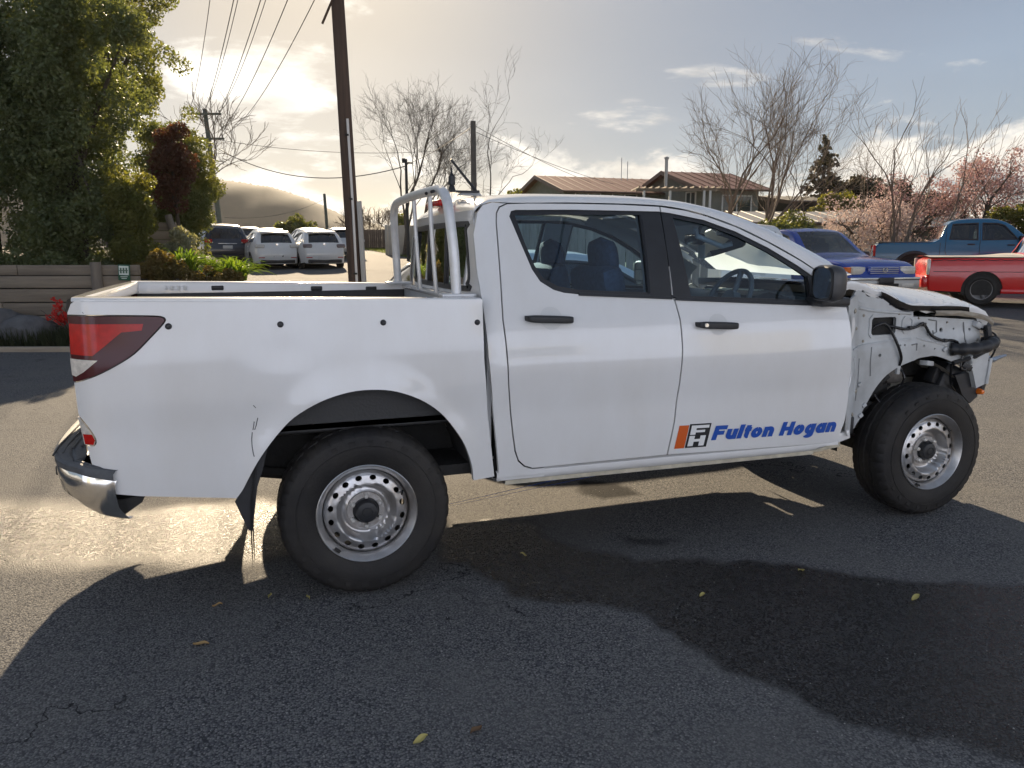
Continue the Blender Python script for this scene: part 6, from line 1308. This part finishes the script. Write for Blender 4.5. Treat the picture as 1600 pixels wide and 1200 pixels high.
RPK = dict(PICK); RPK.update(flare=False, h=1.60, belt=1.02, wr=.33, sill=.28, arch=[(1.05, .385), (4.0, .385)], cab=(1.95, 3.5), spokes=5, tw=.22, L=4.9, glass=[(6, 7), (11, 12)], mir=(3.35, 1.10), handles=[(2.75, .92)],
  top=[(.06, .28), (0, .34), (0, .7), (.03, .96), (.10, .985), (1.85, .985), (1.95, 1.03), (2.10, 1.46), (2.22, 1.55), (2.5, 1.60), (2.9, 1.59), (3.05, 1.52), (3.55, 1.06), (3.8, 1.0), (4.6, .90), (4.82, .78), (4.9, .58), (4.86, .30)], win=[[(2.20, 1.08), (2.26, 1.46), (2.9, 1.48), (3.30, 1.08)]], lines=[[(1.93, 1.0), (1.93, .38)], [(2.15, 1.05), (2.17, .36)], [(3.34, 1.04), (3.38, .36)], [(.12, .70), (1.9, .70)]])
tail = yard(9.15, 17.5); t, W = vehicle('parked_pickup', 'bright red low pickup with grey soft bed cover at the right edge', 'pickup truck', tail, R(-37), RPK, REDP)
tc = MB().grid([[(x, y, 1.0+.035*math.cos(y*1.7)+.05*math.exp(-((x-1.7)/.35)**2)*(1-(y/.8)**2)) for y in np.linspace(-.82, .82, 13)] for x in np.linspace(.03, 1.90, 16)]).build('bed_cover', mat('grey_soft_cover', (.40, .39, .37), .8, bump=.3, bscale=12, var=.08), t)
for s_ in (-1, 1): MB().tube([(x, s_*(.865), .955-.022*abs(math.sin((x-.05)*12))) for x in np.linspace(.05, 1.88, 60)], .007, 5).build('cover_rope', BLACK, tc)
for s_ in (-1, 1): bit(t, 'tail_light', (.03, s_*.79, .80), (.07, .10, .34), CLEARL, None, .02)
bit(t, 'rear_bumper', (-.04, 0, .48), (.14, 1.74, .26), REDP, None, .06); bit(t, 'side_skirt', (2.55, -.86, .30), (2.3, .06, .10), REDP, None, .02); bit(t, 'side_skirt', (2.55, .86, .30), (2.3, .06, .10), REDP, None, .02)

# ================================================================ small things on the asphalt
LEAFC = [mat('fallen_leaf_tan', (.34, .22, .09), .7), mat('fallen_leaf_yellow', (.42, .36, .12), .7), mat('fallen_leaf_brown', (.15, .085, .04), .7)]
for k, (x, y, c, l) in enumerate(((-.65, -.80, 0, 'tan fallen leaf in the shadow below the mud flap'), (-.27, -.85, 1, 'pale fallen leaf left of the rear tyre foot'), (-.70, -1.14, 0, 'tan fallen leaf in the shadow at lower left'), (1.40, -1.40, 1, 'yellow fallen leaf on the wet band below the front door'), (2.0, -1.32, 1, 'small yellow fallen leaf at the upper edge of the wet band'), (2.28, -1.73, 1, 'yellow fallen leaf on the wet band towards the right edge'), (-.01, -2.01, 1, 'yellow fallen leaf near the bottom edge of the picture'), (.17, -2.02, 2, 'brown fallen leaf near the bottom edge'), (.80, -.70, 1, 'tiny yellow fallen leaf right of the rear tyre'), (-.43, -.78, 1, 'tiny pale fallen leaf near the rear tyre'))):
    sz = RNG.uniform(.014, .024); P = [[(sz*(2*i/6-1)*1.3, sz*.55*math.sin(math.pi*(i+.2)/6.4)*q, .004+.006*abs(q)+.004*math.sin(i)) for q in (-1, -.5, 0, .5, 1)] for i in range(7)]
    o = MB().grid(P).build('fallen_leaf', LEAFC[c], None, 60); o.location = (x, y, .003); o.rotation_euler = (RNG.uniform(-.2, .2), RNG.uniform(-.2, .2), RNG.uniform(0, 6)); tag(o, l, 'leaf', 'fallen leaves on the asphalt')

def grit():
    n = 1500; x = RNG.uniform(-2.2, 3.8, n); y = RNG.uniform(-3.2, 1.5, n); r = RNG.uniform(.0016, .0042, n); V = []; F = []
    T = np.array([(1, .2, 0), (-.5, .9, .1), (-.6, -.8, 0), (.1, .1, 1.1)])
    for k in range(n):
        a = RNG.uniform(0, 6.3); c, s_ = math.cos(a), math.sin(a); b = len(V); q = T*RNG.uniform(.7, 1.3, (4, 3))*r[k]
        V += [(x[k]+u*c-v*s_, y[k]+u*s_+v*c, w+.0015) for u, v, w in q]; F += [(b, b+1, b+3), (b+1, b+2, b+3), (b+2, b, b+3)]
    tag(raw_mesh('loose_grit', V, F, mat('grit_stone', (.34, .33, .31), .8), None, 0), 'pale loose grit scattered over the near asphalt', 'grit', kind='stuff')
grit()

# ================================================================ air
def build_haze():
    o = MB().box((0, 0, 33.5), (5600, 5600, 83)).build('haze', None, None, 0); m = bpy.data.materials.new('haze_air'); m.use_nodes = True; nt = m.node_tree; nt.nodes.clear()
    v = nt.nodes.new('ShaderNodeVolumePrincipled'); v.inputs['Color'].default_value = (.93, .92, .92, 1); v.inputs['Density'].default_value = HAZE; v.inputs['Anisotropy'].default_value = .3
    out = nt.nodes.new('ShaderNodeOutputMaterial'); nt.links.new(v.outputs[0], out.inputs['Volume']); o.data.materials.append(m); tag(o, 'thin pale haze over the distant hill', 'haze', kind='stuff')
HAZE = .0001
build_haze()
